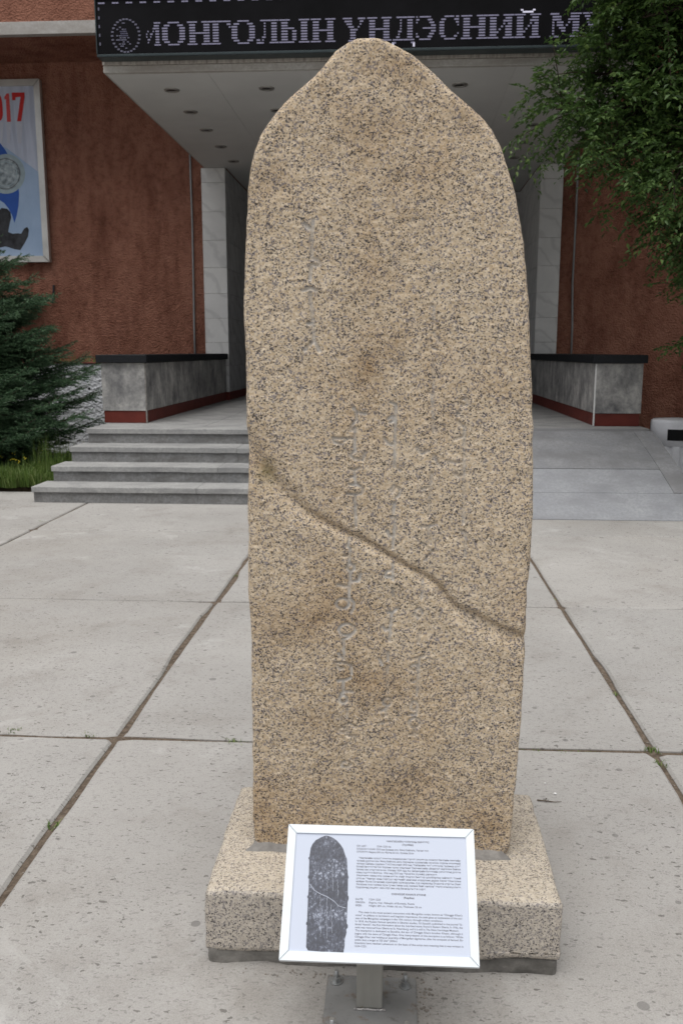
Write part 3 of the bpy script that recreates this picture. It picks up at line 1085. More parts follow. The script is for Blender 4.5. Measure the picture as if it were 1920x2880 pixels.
def ribbon(pts, w, z):
    V, F = [], []
    P = [Vector(crop2uv(*p)) for p in pts]
    for i, p in enumerate(P):
        d = (P[min(i + 1, len(P) - 1)] - P[max(i - 1, 0)])
        d = Vector((d.x * PW, d.y * PH)).normalized()
        nn = Vector((-d.y / PW, d.x / PH)) * w
        V += [PN(*(p + nn), z), PN(*(p - nn), z)]
    for i in range(len(P) - 1):
        F.append((2 * i, 2 * i + 1, 2 * i + 3, 2 * i + 2))
    return V, F


def merge(parts):
    V, F = [], []
    for v, f in parts:
        n = len(V)
        V += v
        F += [tuple(n + i for i in q) for q in f]
    return V, F


V, F = merge([ribbon([(255, 510), (285, 555), (330, 582), (375, 600), (430, 635), (460, 668), (515, 684)], 0.0004, 0.0047)] +
             [ribbon([(x + random.uniform(-4, 4), y) for y in np.linspace(y0, y1, 16)], 0.0002, 0.0046)
              for x, y0, y1 in ((330, 590, 890), (375, 610, 900), (410, 660, 860), (420, 350, 560), (380, 480, 560), (458, 470, 600))])
mesh_np('printed_crack', V, F, 'print_pale', panel).location = (0, 0, 0)

FONT = bpy.data.fonts.load('<builtin>')


def text_mesh(txt, size=1.0, bold=0.0):
    cu = bpy.data.curves.new('t', 'FONT')
    cu.body = txt
    cu.font = FONT
    cu.size = size
    cu.resolution_u = 2
    cu.offset = bold
    o = bpy.data.objects.new('t', cu)
    COL.objects.link(o)
    dg = bpy.context.evaluated_depsgraph_get()
    me = bpy.data.meshes.new_from_object(o.evaluated_get(dg))
    COL.objects.unlink(o)
    bpy.data.objects.remove(o)
    V = np.array([v.co[:] for v in me.vertices]).reshape(-1, 3)
    F = [tuple(p.vertices) for p in me.polygons]
    bpy.data.meshes.remove(me)
    return V, F


TXT = [
    ('h', 'ЧИНГИСИЙН ЧУЛУУНЫ БИЧЭЭС', .535, .785, .053), ('h', '(Хуулбар)', .628, .693, .079),
    ('n', 'ОН ЦАГ:', .362, .420, .100), ('n', '1224-1225 он', .480, .562, .100),
    ('n', 'ОЛДСОН ГАЗАР: ОХУ-ын Буриад улс, Өвөр Байгаль, Эргүнэ гол', .362, .780, .127),
    ('n', 'ХЭМЖЭЭ: Өндөр 200 см, Өргөн 66 см, Зузаан 22см', .362, .695, .153),
    ('n', 'Чингисийн чулуу" хэмээн алдаршсан гэрэлт хөшөө нь монгол бичгийн хамгийн', .378, .963, .205),
    ('n', 'эртний дурсгал юм. Өвөр Байгаль дахь Хархираа суурингийн орчмоос олдсон хөшөөний', .363, .963, .2305),
    ('n', 'талаар Сибирь судлаач Г.И.Спасский 1818 онд "Сибирийн элч" сэтгүүлд "дорнын үсэг"', .363, .963, .256),
    ('n', 'бүхий бичээстэй том боржин чулуу олдсоныг Нерчинскийн үйлдвэрт хадгалаж байгаа', .363, .963, .2815),
    ('n', 'талаар анх мэдээлсэн аж. Улмаар 1839 онд Аж үйлдвэрийн бүтээлийн үзэсгэлэнд дэлгэн', .363, .963, .307),
    ('n', 'олны хүртээл болгож, 1936 онд ОХУ-ын Эрмитаж музейд шилжжээ.', .363, .830, .3325),
    ('n', 'Хөшөөнөө таван мөр хорин нэгэн үгийг монгол бичгээр цоолборлон сийлжээ. Үүний', .364, .963, .358),
    ('n', 'утга нь "Чингис хаан Сартуул иргэнийг дайлаар мордсоны дараа Хамаг Монголын', .364, .963, .3835),
    ('n', 'ноёдыг Буха-Сочихайд хуралдай хуралдуулан, сур харвахад Есүнхэй мэргэн (Хавт', .364, .963, .409),
    ('n', 'Хасарын хүү) гурван зуун гучин таван алд харваж байг оносон" гэвэл мөнхжүүлжээ.', .364, .963, .4345),
    ('n', 'Судлаачид хөшөөг 1224-1225 оны үед бичигдсэн гэж үздэг.', .364, .763, .460),
    ('h', "CHINGGIS KHAN'S STONE", .567, .762, .509), ('h', '(Replica)', .637, .696, .537),
    ('n', 'DATE:', .364, .406, .560), ('n', '1224-1225', .441, .505, .560),
    ('n', 'ORIGIN:', .364, .418, .586), ('n', 'Ergune river, Rebuplic of Buryatia, Russia', .441, .697, .586),
    ('n', 'SIZE:', .364, .400, .612), ('n', 'Height: 200 cm, Width: 66 cm, Thickness: 22 cm', .441, .737, .612),
    ('n', 'This stele is the most ancient monument with Mongolian script, known as "Chinggis Khan\'s', .382, .964, .668),
    ('n', 'stone". In addition to its historic and linguistic importance, the stele gives an explanation of the suc-', .366, .964, .693),
    ('n', 'cess of the Mongolian campaigns in the 13th century through military excellence.', .366, .855, .718),
    ('n', 'In 1818, the Russian famous specialist in Siberian studies, G.I.Spasskii, published in the journal "Si-', .366, .964, .743),
    ('n', 'birskii Vestnik", the first information about the inscribed stone, found in Eastern Siberia. In 1936, the', .366, .964, .768),
    ('n', 'stele was removed from Siberia to St. Petersburg, and it is still in The State Hermitage Museum.', .366, .943, .793),
    ('n', 'The inscription is dedicated to Esunkhe, the son of Chinggis Khan\'s brother Khasar, although it', .366, .964, .818),
    ('n', 'begins with the name of Chinggis Khan. One interpretation of this inscription is as follows: "While', .366, .964, .843),
    ('n', 'Chinggis Khan was holding an assembly of Mongolian dignitaries, after his conquest of Sartuul, Es-', .366, .964, .868),
    ('n', 'unkhe shot a target at 335 alds" (530m).', .366, .603, .893),
    ('n', 'Scientists have reached consensus on the basis of the script text meaning that it was written in', .366, .964, .918),
    ('n', '1224-1225.', .366, .432, .943)]
for kind, tx, u0, u1, vv in TXT:
    V, F = text_mesh(tx, 1.0, 0.02 if kind == 'h' else 0.006)
    x0, x1 = V[:, 0].min(), V[:, 0].max()
    hgt = 0.0215 * PH
    W2 = [PN(u0 + (a - x0) / (x1 - x0) * (u1 - u0), vv - (b - 0.3) * hgt / PH, 0.0045) for a, b, _ in V]
    o = mesh_np('printed_line', W2, F, 'ink', panel)
    o.location = (0, 0, 0)
box('post', (-0.079, 1.806, 0.011), (-0.019, 1.866, 0.30), 'post_steel', sg, 0.004, 2)
mesh_np('bracket', [S(SW * .32, SH * .25, -0.0105), S(SW * .68, SH * .25, -0.0105), S(SW * .68, SH * .75, -0.0105), S(SW * .32, SH * .75, -0.0105),
                    S(SW * .34, SH * .27, -0.020), S(SW * .66, SH * .27, -0.020), S(SW * .66, SH * .73, -0.020), S(SW * .34, SH * .73, -0.020)],
        [(0, 1, 2, 3), (7, 6, 5, 4), (0, 4, 5, 1), (1, 5, 6, 2), (2, 6, 7, 3), (3, 7, 4, 0)], 'galvanised', sg)
plate = box('base_plate', (-0.153, 1.705, 0.002), (0.060, 1.917, 0.011), 'painted_steel', sg, 0.002)
bm = bmesh.new()
V = []
for k in range(26):
    a = k / 25
    add_cyl(bm, (-0.083 + 0.068 * a, 1.803 + random.uniform(-.001, .001), 0.012), (-0.080 + 0.068 * a, 1.803, 0.0145 + random.uniform(-.001, .001)), 0.0035, 0.0015, 7)
bm_obj('weld_seam', bm, 'weld', sg, True)
for bx, by in ((-0.130, 1.893), (0.034, 1.888), (-0.130, 1.735), (0.036, 1.733)):
    bt = cyl('bolt', (bx, by, 0.011), (bx, by, 0.042), 0.0052, 'galvanised', sg, 12)
    nut = cyl('nut', (bx, by, 0.0135), (bx, by, 0.024), 0.0108, 'galvanised', sg, 6, smooth=False)
    nut.parent = bt
    nut.location = (0, 0, 0)
    w = cyl('washer', (bx, by, 0.0113), (bx, by, 0.0137), 0.0155, 'galvanised', sg, 18)
    w.parent = bt
    w.location = (0, 0, 0)

# ================================================================== STEPS, RAMP, PLATFORM
RY = [8.60, 8.965, 9.325, 9.72]           # nose of each tread
LX = [-3.655, -3.585, -3.515, -3.46]
RH = 0.1625
st = empty('entrance_steps', (-1.3, 9.2, 0), 'four grey stone steps up to the museum platform beside the grass', 'steps')
cuts = [[-3.655, -1.98, -0.30, 0.90], [-3.585, -1.83, -0.2, 0.90], [-3.515, -1.70, -0.1, 0.90], [-3.46, -1.60, 0.0, 0.90]]
def worn(o, axis_seed):
    """nibble the arrises of a step stone"""
    bm = bmesh.new()
    bm.from_mesh(o.data)
    bmesh.ops.subdivide_edges(bm, edges=[e for e in bm.edges if abs((e.verts[0].co - e.verts[1].co).x) > 0.4], cuts=26)
    y0_ = min(v.co.y for v in bm.verts)
    for v in bm.verts:
        if v.co.y < y0_ + 0.012:
            n_ = float(fbm(v.co.x * 6, axis_seed, s=120))
            c_ = max(0.0, float(vnoise(v.co.x * 11, axis_seed + 4.0, s=121)) - 0.45)
            v.co.y += 0.004 * n_ + 0.016 * c_
            v.co.z += 0.002 * n_ - 0.010 * c_
    bm.to_mesh(o.data)
    bm.free()


for k in range(4):
    z1 = RH * (k + 1)
    y1 = RY[k + 1] + 0.05 if k < 3 else 10.02
    cs = cuts[k]
    for a, b in zip(cs, cs[1:]):
        tr_ = box('tread', (a + 0.0006, RY[k] + random.uniform(-.003, .003), z1 - 0.058), (b - 0.0006, y1, z1 + random.uniform(-.001, .001)), 'tread_stone', st, 0.006, 2)
        worn(tr_, 3.7 * k + a)
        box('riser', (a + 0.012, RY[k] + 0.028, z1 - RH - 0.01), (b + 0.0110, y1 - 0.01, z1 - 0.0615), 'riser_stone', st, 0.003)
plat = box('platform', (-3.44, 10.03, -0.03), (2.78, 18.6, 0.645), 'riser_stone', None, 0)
tag(plat, kind='structure')
# paving of the platform: wide pale slabs, a red strip across
px = [-3.46, -2.2, -0.95, 0.30, 1.55, 2.79]
py = [10.023, 11.6, 13.2, 14.8, 16.4, 18.6]
for a in range(5):
    for b in range(5):
        o = box('paving_slab', (px[a] + .002, py[b] + .002, 0.60), (px[a + 1] - .002, py[b + 1] - .002, 0.65), 'tread_stone', plat, 0.003)
box('red_strip', (-1.9, 12.65, 0.651), (1.4, 12.75, 0.656), 'red_paint', plat, 0)

rp = empty('concrete_ramp', (1.9, 8.9, 0), 'grey concrete wheelchair ramp over the steps on the right', 'ramp')


def ramp_piece(name, x0, x1, t0, t1, lift, mat):
    """a piece of the sloping slab between two fractions of its run"""
    ya, za, yb, zb = 7.99, 0.006, 9.62, 0.655
    P = lambda t: (ya + (yb - ya) * t, za + (zb - za) * t + 0.03 * math.sin(math.pi * t))
    n = 8
    V, F = [], []
    for i in range(n + 1):
        tt = t0 + (t1 - t0) * i / n
        y, z = P(tt)
        k = -0.115 * tt
        xa, xb = x0 + (k if x0 > 2 else 0), x1 + (k if x1 > 2 else 0)
        V += [(xa, y, z + lift), (xb, y, z + lift), (xb, y, -0.05), (xa, y, -0.05)]
    for i in range(n):
        q, r = 4 * i, 4 * i + 4
        F += [(q, q + 1, r + 1, r), (q + 1, q + 2, r + 2, r + 1), (q + 3, q, r, r + 3)]
    F += [(0, 3, 2, 1), (4 * n, 4 * n + 1, 4 * n + 2, 4 * n + 3)]
    return mesh_np(name, V, F, mat, rp)


ramp_piece('ramp_slab', 0.91, 2.83, 0.0, 0.245, 0.0, 'ramp_cement_new')
ramp_piece('ramp_slab', 0.91, 2.62, 0.249, 0.497, -0.001, 'ramp_cement_new')
ramp_piece('ramp_slab', 0.91, 2.62, 0.503, 1.0, 0.002, 'ramp_cement')
ramp_piece('ramp_kerb', 2.6215, 2.82, 0.249, 1.0, 0.006, 'ramp_cement')
mesh_np('landing_slab', [(0.91, 9.62, -0.02), (2.705, 9.62, -0.02), (2.68, 10.018, -0.02), (0.91, 10.018, -0.02), (0.91, 9.62, 0.6535), (2.705, 9.62, 0.6535), (2.68, 10.018, 0.6535), (0.91, 10.018, 0.6535)],
        [(4, 5, 6, 7), (0, 1, 5, 4), (1, 2, 6, 5), (2, 3, 7, 6), (3, 0, 4, 7)], 'ramp_cement', rp)


# ================================================================== PARAPETS
def parapet(x0, x1, y0, label):
    e = empty('parapet_wall', ((x0 + x1) / 2, y0, 0.65), label, 'parapet', 'marble parapets either side of the platform')
    y1 = 15.58
    box('base_course', (x0 + 0.012, y0 + 0.012, 0.652), (x1 - 0.012, y1, 0.795), 'red_paint', e, 0.002)
    box('marble_panel', (x0, y0, 0.797), (x1, y0 + 0.03, 1.362), 'parapet_marble', e, 0.003)
    ys = [y0 + 0.032, y0 + 1.75, y0 + 3.45, y1]
    for a, b in zip(ys, ys[1:]):
        box('marble_panel', (x0 + 0.002, a, 0.797), (x1 - 0.002, b - 0.004, 1.360), 'parapet_marble', e, 0.003)
    ys = [y0 - 0.05, y0 + 2.3, y1]
    for a, b in zip(ys, ys[1:]):
        box('cap_stone', (x0 - 0.045, a, 1.364), (x1 + 0.035, b - 0.003, 1.458), 'black_stone', e, 0.004)
    sx = x1 if x1 < 0 else x0
    box('corner_bead', (sx - 0.008, y0 - 0.004, 0.655), (sx + 0.008, y0 + 0.02, 1.360), 'chip_white' if sx > 0 else 'mortar', e, 0.003)
    return e


parapet(-3.52, -2.99, 10.50, 'marble parapet with black cap at the top of the steps, beside the spruce')
parapet(2.245, 2.77, 10.37, 'marble parapet with black cap above the ramp, beside the litter bin')

# ================================================================== WHITE RETAINING WALL + BED
rw = empty('retaining_wall', (-6.5, 12.5, 0), 'low white roughcast retaining wall between the spruce and the marble parapet', 'wall')
wz = 1.325
nx0, nx1, nz0, nz1 = -4.447, -4.372, 1.06, 1.262
bm = bmesh.new()
add_box(bm, (-12, 12.5, 0), (nx0, 12.8, wz))
add_box(bm, (nx1, 12.5, 0), (-3.465, 12.8, wz))
add_box(bm, (nx0, 12.503, 0), (nx1, 12.8, nz0))
add_box(bm, (nx0, 12.503, nz1), (nx1, 12.8, wz - 0.002))
add_box(bm, (nx0, 12.56, nz0), (nx1, 12.8, nz1))
bm_obj('wall_body', bm, 'white_roughcast', rw)
box('coping', (-12, 12.48, wz + 0.001), (-3.467, 12.82, wz + 0.018), 'red_paint', rw, 0.004)
cyl('drain_hole', (-4.373, 12.499, 0.975), (-4.373, 12.56, 0.975), 0.018, 'black_plastic', rw, 14)
bedz = box('planting_bed', (-14, 9.38, -0.10), (-3.62, 12.498, 0.045), 'soil', None, 0)
tag(bedz, kind='structure')
bed2 = box('raised_bed', (-14, 12.801, 0.0), (-3.47, 15.68, wz - 0.04), 'soil', None, 0)
tag(bed2, kind='structure')
bed3 = box('side_bed', (2.9, 10.9, -0.1), (14, 15.68, 0.03), 'soil', None, 0)
tag(bed3, kind='structure')

# ================================================================== MUSEUM BUILDING
mb = empty('museum_building', (-0.33, 15.7, 0), 'red roughcast museum front with marble entrance portal and projecting canopy', 'building')
WYP = 15.70
bm = bmesh.new()
add_box(bm, (-22, WYP, 0), (-3.352, 20, 8.0))
add_box(bm, (2.69, WYP, 0), (22, 20, 8.0))
add_box(bm, (-3.352, WYP + 0.02, 4.56), (2.69, 20, 8.0))
bm_obj('wall', bm, 'red_stucco', mb)
bm = bmesh.new()
add_box(bm, (-22, 14.0, 6.33), (22, 15.69, 11.0))
uw = bm_obj('upper_wall', bm, 'red_stucco', mb)
fa = box('overhang_fascia', (-22, 13.985, 6.15), (22, 14.10, 6.327), 'overhang_paint', mb, 0.004)
box('overhang_soffit', (-22, 14.102, 6.27), (22, 15.688, 6.326), 'red_stucco', mb, 0)


def pillar(x0, x1, side):
    core = box('pillar', (x0 + 0.028, 15.63, 0.645), (x1 - 0.028, 18.4, 4.54), 'mortar', mb, 0)
    z = 4.535
    k = 0
    hs = [0.22] + [0.425] * 8 + [0.3]
    zs = [4.538]
    for h in [0.235, 0.475, 0.465, 0.455, 0.43, 0.42, 0.41, 0.40, 0.40]:
        zs.append(zs[-1] - h)
    zs.append(0.79)
    for a, b in zip(zs, zs[1:]):
        f = box('marble_tile', (x0, 15.60 + random.uniform(-.001, .001), b + 0.0035), (x1, 15.628, a - 0.0005), 'white_marble', core, 0.002)
        f.location = (0, 0, 0)
        f.parent = core
        ys = [15.632, 16.0, 16.55, 17.15, 17.75, 18.4]
        for c, d in zip(ys, ys[1:]):
            xs = (x1 - 0.027, x1) if side > 0 else (x0, x0 + 0.027)
            g = box('marble_tile', (xs[0], c + .0008, b + 0.003), (xs[1] + random.uniform(-.001, 0), d - 0.0008, a - 0.0005), 'grey_marble' if side > 0 else 'white_marble', core, 0.002)
            g.parent = core
            g.location = (0, 0, 0)
    r = box('base_course', (x0 + 0.005, 15.606, 0.651), (x1 - 0.005, 18.4, 0.789), 'red_paint', core, 0.002)
    r.parent = core
    r.location = (0, 0, 0)
    core.location = -mb.location


pillar(-3.35, -2.945, 1)
pillar(2.32, 2.688, -1)
# doors deep in the porch
dback = box('porch_back_wall', (-2.947, 18.2, 0.651), (2.322, 18.6, 4.54), 'grey_marble', mb, 0)
for k in range(4):
    x0 = -2.1 + k * 0.9
    d = box('entrance_door', (x0, 18.10, 0.655), (x0 + 0.88, 18.19, 3.1), 'door_metal', mb, 0.004)
    g = box('pane', (x0 + 0.08, 18.09, 0.9), (x0 + 0.80, 18.099, 3.0), 'glass', mb, 0)
    g.parent = d
    g.location = (0, 0, 0)
    h = cyl('handle', (x0 + (0.80 if k % 2 == 0 else 0.08), 18.05, 1.5), (x0 + (0.80 if k % 2 == 0 else 0.08), 18.05, 2.1), 0.015, 'galvanised', mb, 10)
    h.parent = d
    h.location = (0, 0, 0)

# canopy
CX0, CX1, CY0, CZ = -3.30, 2.66, 10.42, 4.543
cp = box('canopy', (CX0 + 0.02, CY0 + 0.03, CZ + 0.03), (CX1 - 0.02, 15.69, 5.12), 'fascia_paint', mb, 0.004)


def sub(o, p):
    o.parent = p
    o.location = (0, 0, 0)
    return o


sub(box('canopy_fascia', (CX0, CY0 - 0.04, 4.618), (CX1, CY0 + 0.028, 5.13), 'stained_paint', None, 0.004), cp)
sub(box('drip_edge', (CX0, CY0 - 0.02, CZ), (CX1, CY0 + 0.05, 4.616), 'fascia_paint', None, 0.006), cp)
sub(box('canopy_side', (CX0 - 0.002, CY0 + 0.03, CZ + 0.002), (CX0 + 0.019, 15.69, 5.13), 'fascia_paint', None, 0.003), cp)
sub(box('canopy_side', (CX1 - 0.019, CY0 + 0.03, CZ + 0.002), (CX1 + 0.002, 15.69, 5.13), 'fascia_paint', None, 0.003), cp)
LXs = [-2.705, -1.575, -0.45, 0.68, 1.81]
LYs = [11.09, 12.06, 13.02, 14.05, 15.10]
sx = [CX0 + 0.021, -2.14, -1.01, 0.115, 1.245, CX1 - 0.021]
sy = [CY0 + 0.052, 12.55, 15.685]
for a in range(5):
    for b in range(2):
        sub(box('soffit_panel', (sx[a] + .0012, sy[b] + .0012, CZ + random.uniform(0, .002)), (sx[a + 1] - .0012, sy[b + 1] - .0012, CZ + 0.028), 'soffit', None, 0.001), cp)
sub(box('porch_ceiling', (-2.94, 15.692, CZ + 0.01), (2.318, 18.6, CZ + 0.03), 'soffit', None, 0), cp)
protos = None
for x in LXs:
    for y in LYs:
        if protos is None:
            bm = bmesh.new()
            prof = [(0.052, 0.02), (0.058, -0.002), (0.066, -0.014), (0.088, -0.012), (0.094, 0.002)]
            rings = [[bm.verts.new((r * math.cos(q), r * math.sin(q), z)) for q in np.linspace(0, 2 * math.pi, 25)[:-1]] for r, z in prof]
            for A, B in zip(rings, rings[1:]):
                for i in range(24):
                    bm.faces.new((A[i], A[(i + 1) % 24], B[(i + 1) % 24], B[i]))
            me1 = bpy.data.meshes.new('ceiling_light')
            bmesh.ops.recalc_face_normals(bm, faces=bm.faces)
            bm.to_mesh(me1)
            bm.free()
            me1.materials.append(MAT['lamp_rim'])
            me1.shade_smooth()
            bm = bmesh.new()
            bmesh.ops.create_circle(bm, cap_ends=True, segments=24, radius=0.060)
            bm.verts.ensure_lookup_table()
            add_cyl(bm, (0, 0, 0.0), (0, 0, -0.012), 0.035, 0.02, 16)
            protos = me1
            bmesh.ops.translate(bm, verts=bm.verts, vec=(0, 0, -0.0015))
            me2 = bpy.data.meshes.new('lamp_bowl')
            bm.to_mesh(me2)
            bm.free()
            me2.materials.append(MAT['lamp_dark'])
        merged = bpy.data.objects.new('ceiling_light', protos)
        COL.objects.link(merged)
        merged.parent = cp
        merged.location = Vector((x, y, CZ)) 
        bw = bpy.data.objects.new('lamp_bowl', me2)
        COL.objects.link(bw)
        bw.parent = cp
        bw.location = Vector((x, y, CZ - 0.001))

# conduits on the wall
for xs, lab in (((-3.545, -3.548, -3.56), 'thin grey conduit running down the red wall left of the entrance'),
                ((2.93, 2.925, 2.955), 'thin grey conduit running down the dark red wall right of the entrance')):
    bm = bmesh.new()
    tube_pts(bm, [(xs[0], 15.672, 5.2), (xs[0], 15.672, 4.4), (xs[1] + 0.008, 15.672, 3.6), (xs[1], 15.672, 2.6), (xs[2], 15.672, 1.9), (xs[2] + 0.004, 15.672, 0.9)], 0.017, 8)
    tag(bm_obj('wall_conduit', bm, 'conduit_metal', None, True), lab, 'conduit', 'wall conduits')

# little sloping awning low on the wall behind the spruce
aw = empty('window_awning', (-6.5, 15.6, 2.2), 'small brown metal awning on the red wall behind the spruce', 'awning')
mesh_np('awning_sheet', [(-7.4, 15.1, 2.28), (-6.22, 15.1, 2.30), (-6.22, 15.69, 2.44), (-7.4, 15.69, 2.42), (-7.4, 15.1, 2.25), (-6.22, 15.1, 2.27), (-6.22, 15.69, 2.41), (-7.4, 15.69, 2.39)],
        [(0, 1, 2, 3), (7, 6, 5, 4), (0, 4, 5, 1), (1, 5, 6, 2), (3, 2, 6, 7), (0, 3, 7, 4)], 'print_dark', aw)
bm = bmesh.new()
tube_pts(bm, [(-6.22, 15.4, 2.36), (-6.12, 15.6, 2.40), (-6.06, 15.66, 2.33), (-6.04, 15.68, 2.5), (-6.03, 15.68, 2.64)], 0.018, 7)
bm_obj('bracket', bm, 'print_dark', aw, True)

# ================================================================== POSTER
po = empty('framed_poster', (-7.0, 15.6, 3.0), 'tall metal-framed blue and white exhibition poster reading 2017 on the red wall', 'poster')
px0, px1, pz0, pz1 = -8.12, -6.035, 3.02, 5.985
fw = 0.105
yb, yf = 15.66, 15.56
for q in [((px0, pz0), (px1, pz0), (px1 - fw, pz0 + fw), (px0 + fw, pz0 + fw)), ((px1, pz0), (px1, pz1), (px1 - fw, pz1 - fw), (px1 - fw, pz0 + fw)),
          ((px1, pz1), (px0, pz1), (px0 + fw, pz1 - fw), (px1 - fw, pz1 - fw)), ((px0, pz1), (px0, pz0), (px0 + fw, pz0 + fw), (px0 + fw, pz1 - fw))]:
    c = sum((Vector(p) for p in q), Vector((0, 0))) / 4
    q2 = [Vector(p) + (c - Vector(p)).normalized() * 0.001 for p in q]
    q3 = [p + (c - p).normalized() * 0.02 for p in q2]
    V = [(p.x, yb, p.y) for p in q2] + [(p.x, yf + 0.02, p.y) for p in q2] + [(p.x, yf, p.y) for p in q3]
    F = [(i, (i + 1) % 4, 4 + (i + 1) % 4, 4 + i) for i in range(4)] + [(4 + i, 4 + (i + 1) % 4, 8 + (i + 1) % 4, 8 + i) for i in range(4)] + [(8, 9, 10, 11), (3, 2, 1, 0)]
    mesh_np('frame_rail', V, F, 'poster_frame', po)
ban = box('banner', (px0 + fw - .01, 15.60, pz0 + fw - .01), (px1 - fw + .01, 15.655, pz1 - fw + .01), 'poster_cloth', po, 0)
P0 = lambda X, Z: (X, Z)


def pp(x, y):
    """enlarged view of the poster -> wall plane"""
    q = atY(x / 3.92, 200 + y / 3.92, 15.6)
    return q.x, q.z


def flat(name, pts, depth, mat):
    V = [(a, 15.60 - depth, b) for a, b in pts]
    o = mesh_np(name, V, [tuple(range(len(V)))], mat, ban)
    o.location = (0, 0, 0)
    return o


xr_, zb_ = px1 - fw - 0.002, pz0 + fw + 0.002
# pale blue lower field with a diagonal upper edge
a1, a2 = pp(75, 845), pp(420, 1105)
sl = (a2[1] - a1[1]) / (a2[0] - a1[0])
flat('printed_field', [(xr_, zb_), (xr_, a2[1] + sl * (xr_ - a2[0])), (a1[0], a1[1]), (px0 + fw, a1[1] + 0.55), (px0 + fw, zb_)], 0.002, 'poster_blue')
# numerals
for ch, xa, xb, mt in (('2', -7.50, -7.22, 'print_red'), ('0', -7.16, -6.865, 'print_red_light')):
    pass
u7 = [pp(130, 232), pp(270, 232), pp(272, 290), pp(235, 550), pp(190, 550), pp(228, 280), pp(172, 285), pp(170, 318), pp(135, 318)]
flat('printed_numeral', u7, 0.004, 'print_red')
u1 = [pp(75, 242), pp(100, 242), pp(122, 555), pp(78, 555), pp(66, 305), pp(50, 310), pp(48, 280)]
flat('printed_numeral', u1, 0.004, 'print_red_light')


def ring_num(x0, x1, z0, z1, w):
    bm = bmesh.new()
    n = 32
    cx, cz, rx, rz = (x0 + x1) / 2, (z0 + z1) / 2, (x1 - x0) / 2, (z1 - z0) / 2
    f = lambda v: math.copysign(abs(v) ** 0.6, v)
    A = [bm.verts.new((cx + rx * f(math.cos(t)), 15.596, cz + rz * f(math.sin(t)))) for t in [2 * math.pi * k / n for k in range(n)]]
    B = [bm.verts.new((cx + (rx - w) * f(math.cos(t)), 15.596, cz + (rz - w) * f(math.sin(t)))) for t in [2 * math.pi * k / n for k in range(n)]]
    for k in range(n):
        bm.faces.new((A[k], A[(k + 1) % n], B[(k + 1) % n], B[k]))
    return bm


z_t, z_b = pp(60, 238)[1], pp(60, 555)[1]
x_e = pp(30, 400)[0]
sub(bm_obj('printed_numeral', ring_num(x_e - 0.30, x_e, z_b, z_t, 0.085), 'print_red', None), ban)
x2 = x_e - 0.36
flat('printed_numeral', [(x2 - .3, z_b), (x2, z_b), (x2, z_b + .08), (x2 - .17, z_b + .08), (x2, z_t - .25), (x2, z_t - .06), (x2 - .06, z_t), (x2 - .24, z_t), (x2 - .3, z_t - .06),
                         (x2 - .3, z_t - .2), (x2 - .22, z_t - .2), (x2 - .2, z_t - .08), (x2 - .1, z_t - .08), (x2 - .09, z_t - .25), (x2 - .3, z_b + .09)], 0.004, 'print_red')
# light rays under the numerals
for x, w in ((20, 20), (95, 26), (215, 36)):
    flat('printed_ray', [pp(x - w, 560), pp(x + w, 560), pp(x + w * .7 - 5, 800), pp(x - w * .3 - 5, 790)], 0.0025, 'print_grey')
# swoosh, coin, dark saddle-like object
flat('printed_swoosh', [pp(-150, 780), pp(-60, 740), pp(5, 795), pp(60, 865), pp(110, 960), pp(165, 1080), pp(200, 1220), pp(212, 1350), pp(205, 1480), pp(185, 1590), pp(160, 1670),
                        pp(135, 1590), pp(95, 1510), pp(45, 1450), pp(-10, 1415), pp(-150, 1380)], 0.0035, 'print_blue')


def disc(name, cx, cy, rx, ry, depth, mat, lo=0.0):
    bm = bmesh.new()
    n = 40
    A = [bm.verts.new((*([pp(cx + rx * math.cos(t), cy + ry * math.sin(t))[0], 15.60 - depth, pp(cx + rx * math.cos(t), cy + ry * math.sin(t))[1]]),)) for t in [2 * math.pi * k / n for k in range(n)]]
    if lo == 0:
        bm.faces.new(A)
    else:
        B = [bm.verts.new((pp(cx + lo * rx * math.cos(t), cy + lo * ry * math.sin(t))[0], 15.60 - depth, pp(cx + lo * rx * math.cos(t), cy + lo * ry * math.sin(t))[1])) for t in [2 * math.pi * k / n for k in range(n)]]
        for k in range(n):
            bm.faces.new((A[k], A[(k + 1) % n], B[(k + 1) % n], B[k]))
    return sub(bm_obj(name, bm, mat, None), ban)


disc('printed_coin_rim', 68, 1130, 210, 220, 0.0045, 'coin_rim_print')
disc('printed_coin', 62, 1130, 172, 182, 0.0055, 'coin_print')
disc('printed_coin_ring', 62, 1130, 160, 170, 0.0062, 'print_dark', 0.965)
disc('printed_coin_ring', 62, 1130, 130, 138, 0.0062, 'coin_rim_print', 0.93)
flat('printed_figure', [pp(-20, 1540), pp(20, 1505), pp(80, 1515), pp(115, 1550), pp(125, 1610), pp(105, 1690), pp(92, 1770), pp(140, 1790), pp(200, 1785), pp(235, 1790), pp(265, 1735), pp(300, 1715), pp(320, 1745),
                        pp(310, 1820), pp(275, 1890), pp(225, 1970), pp(160, 1960), pp(100, 1940), pp(60, 1930), pp(-30, 1950), pp(-120, 1900)], 0.0045, 'print_dark')

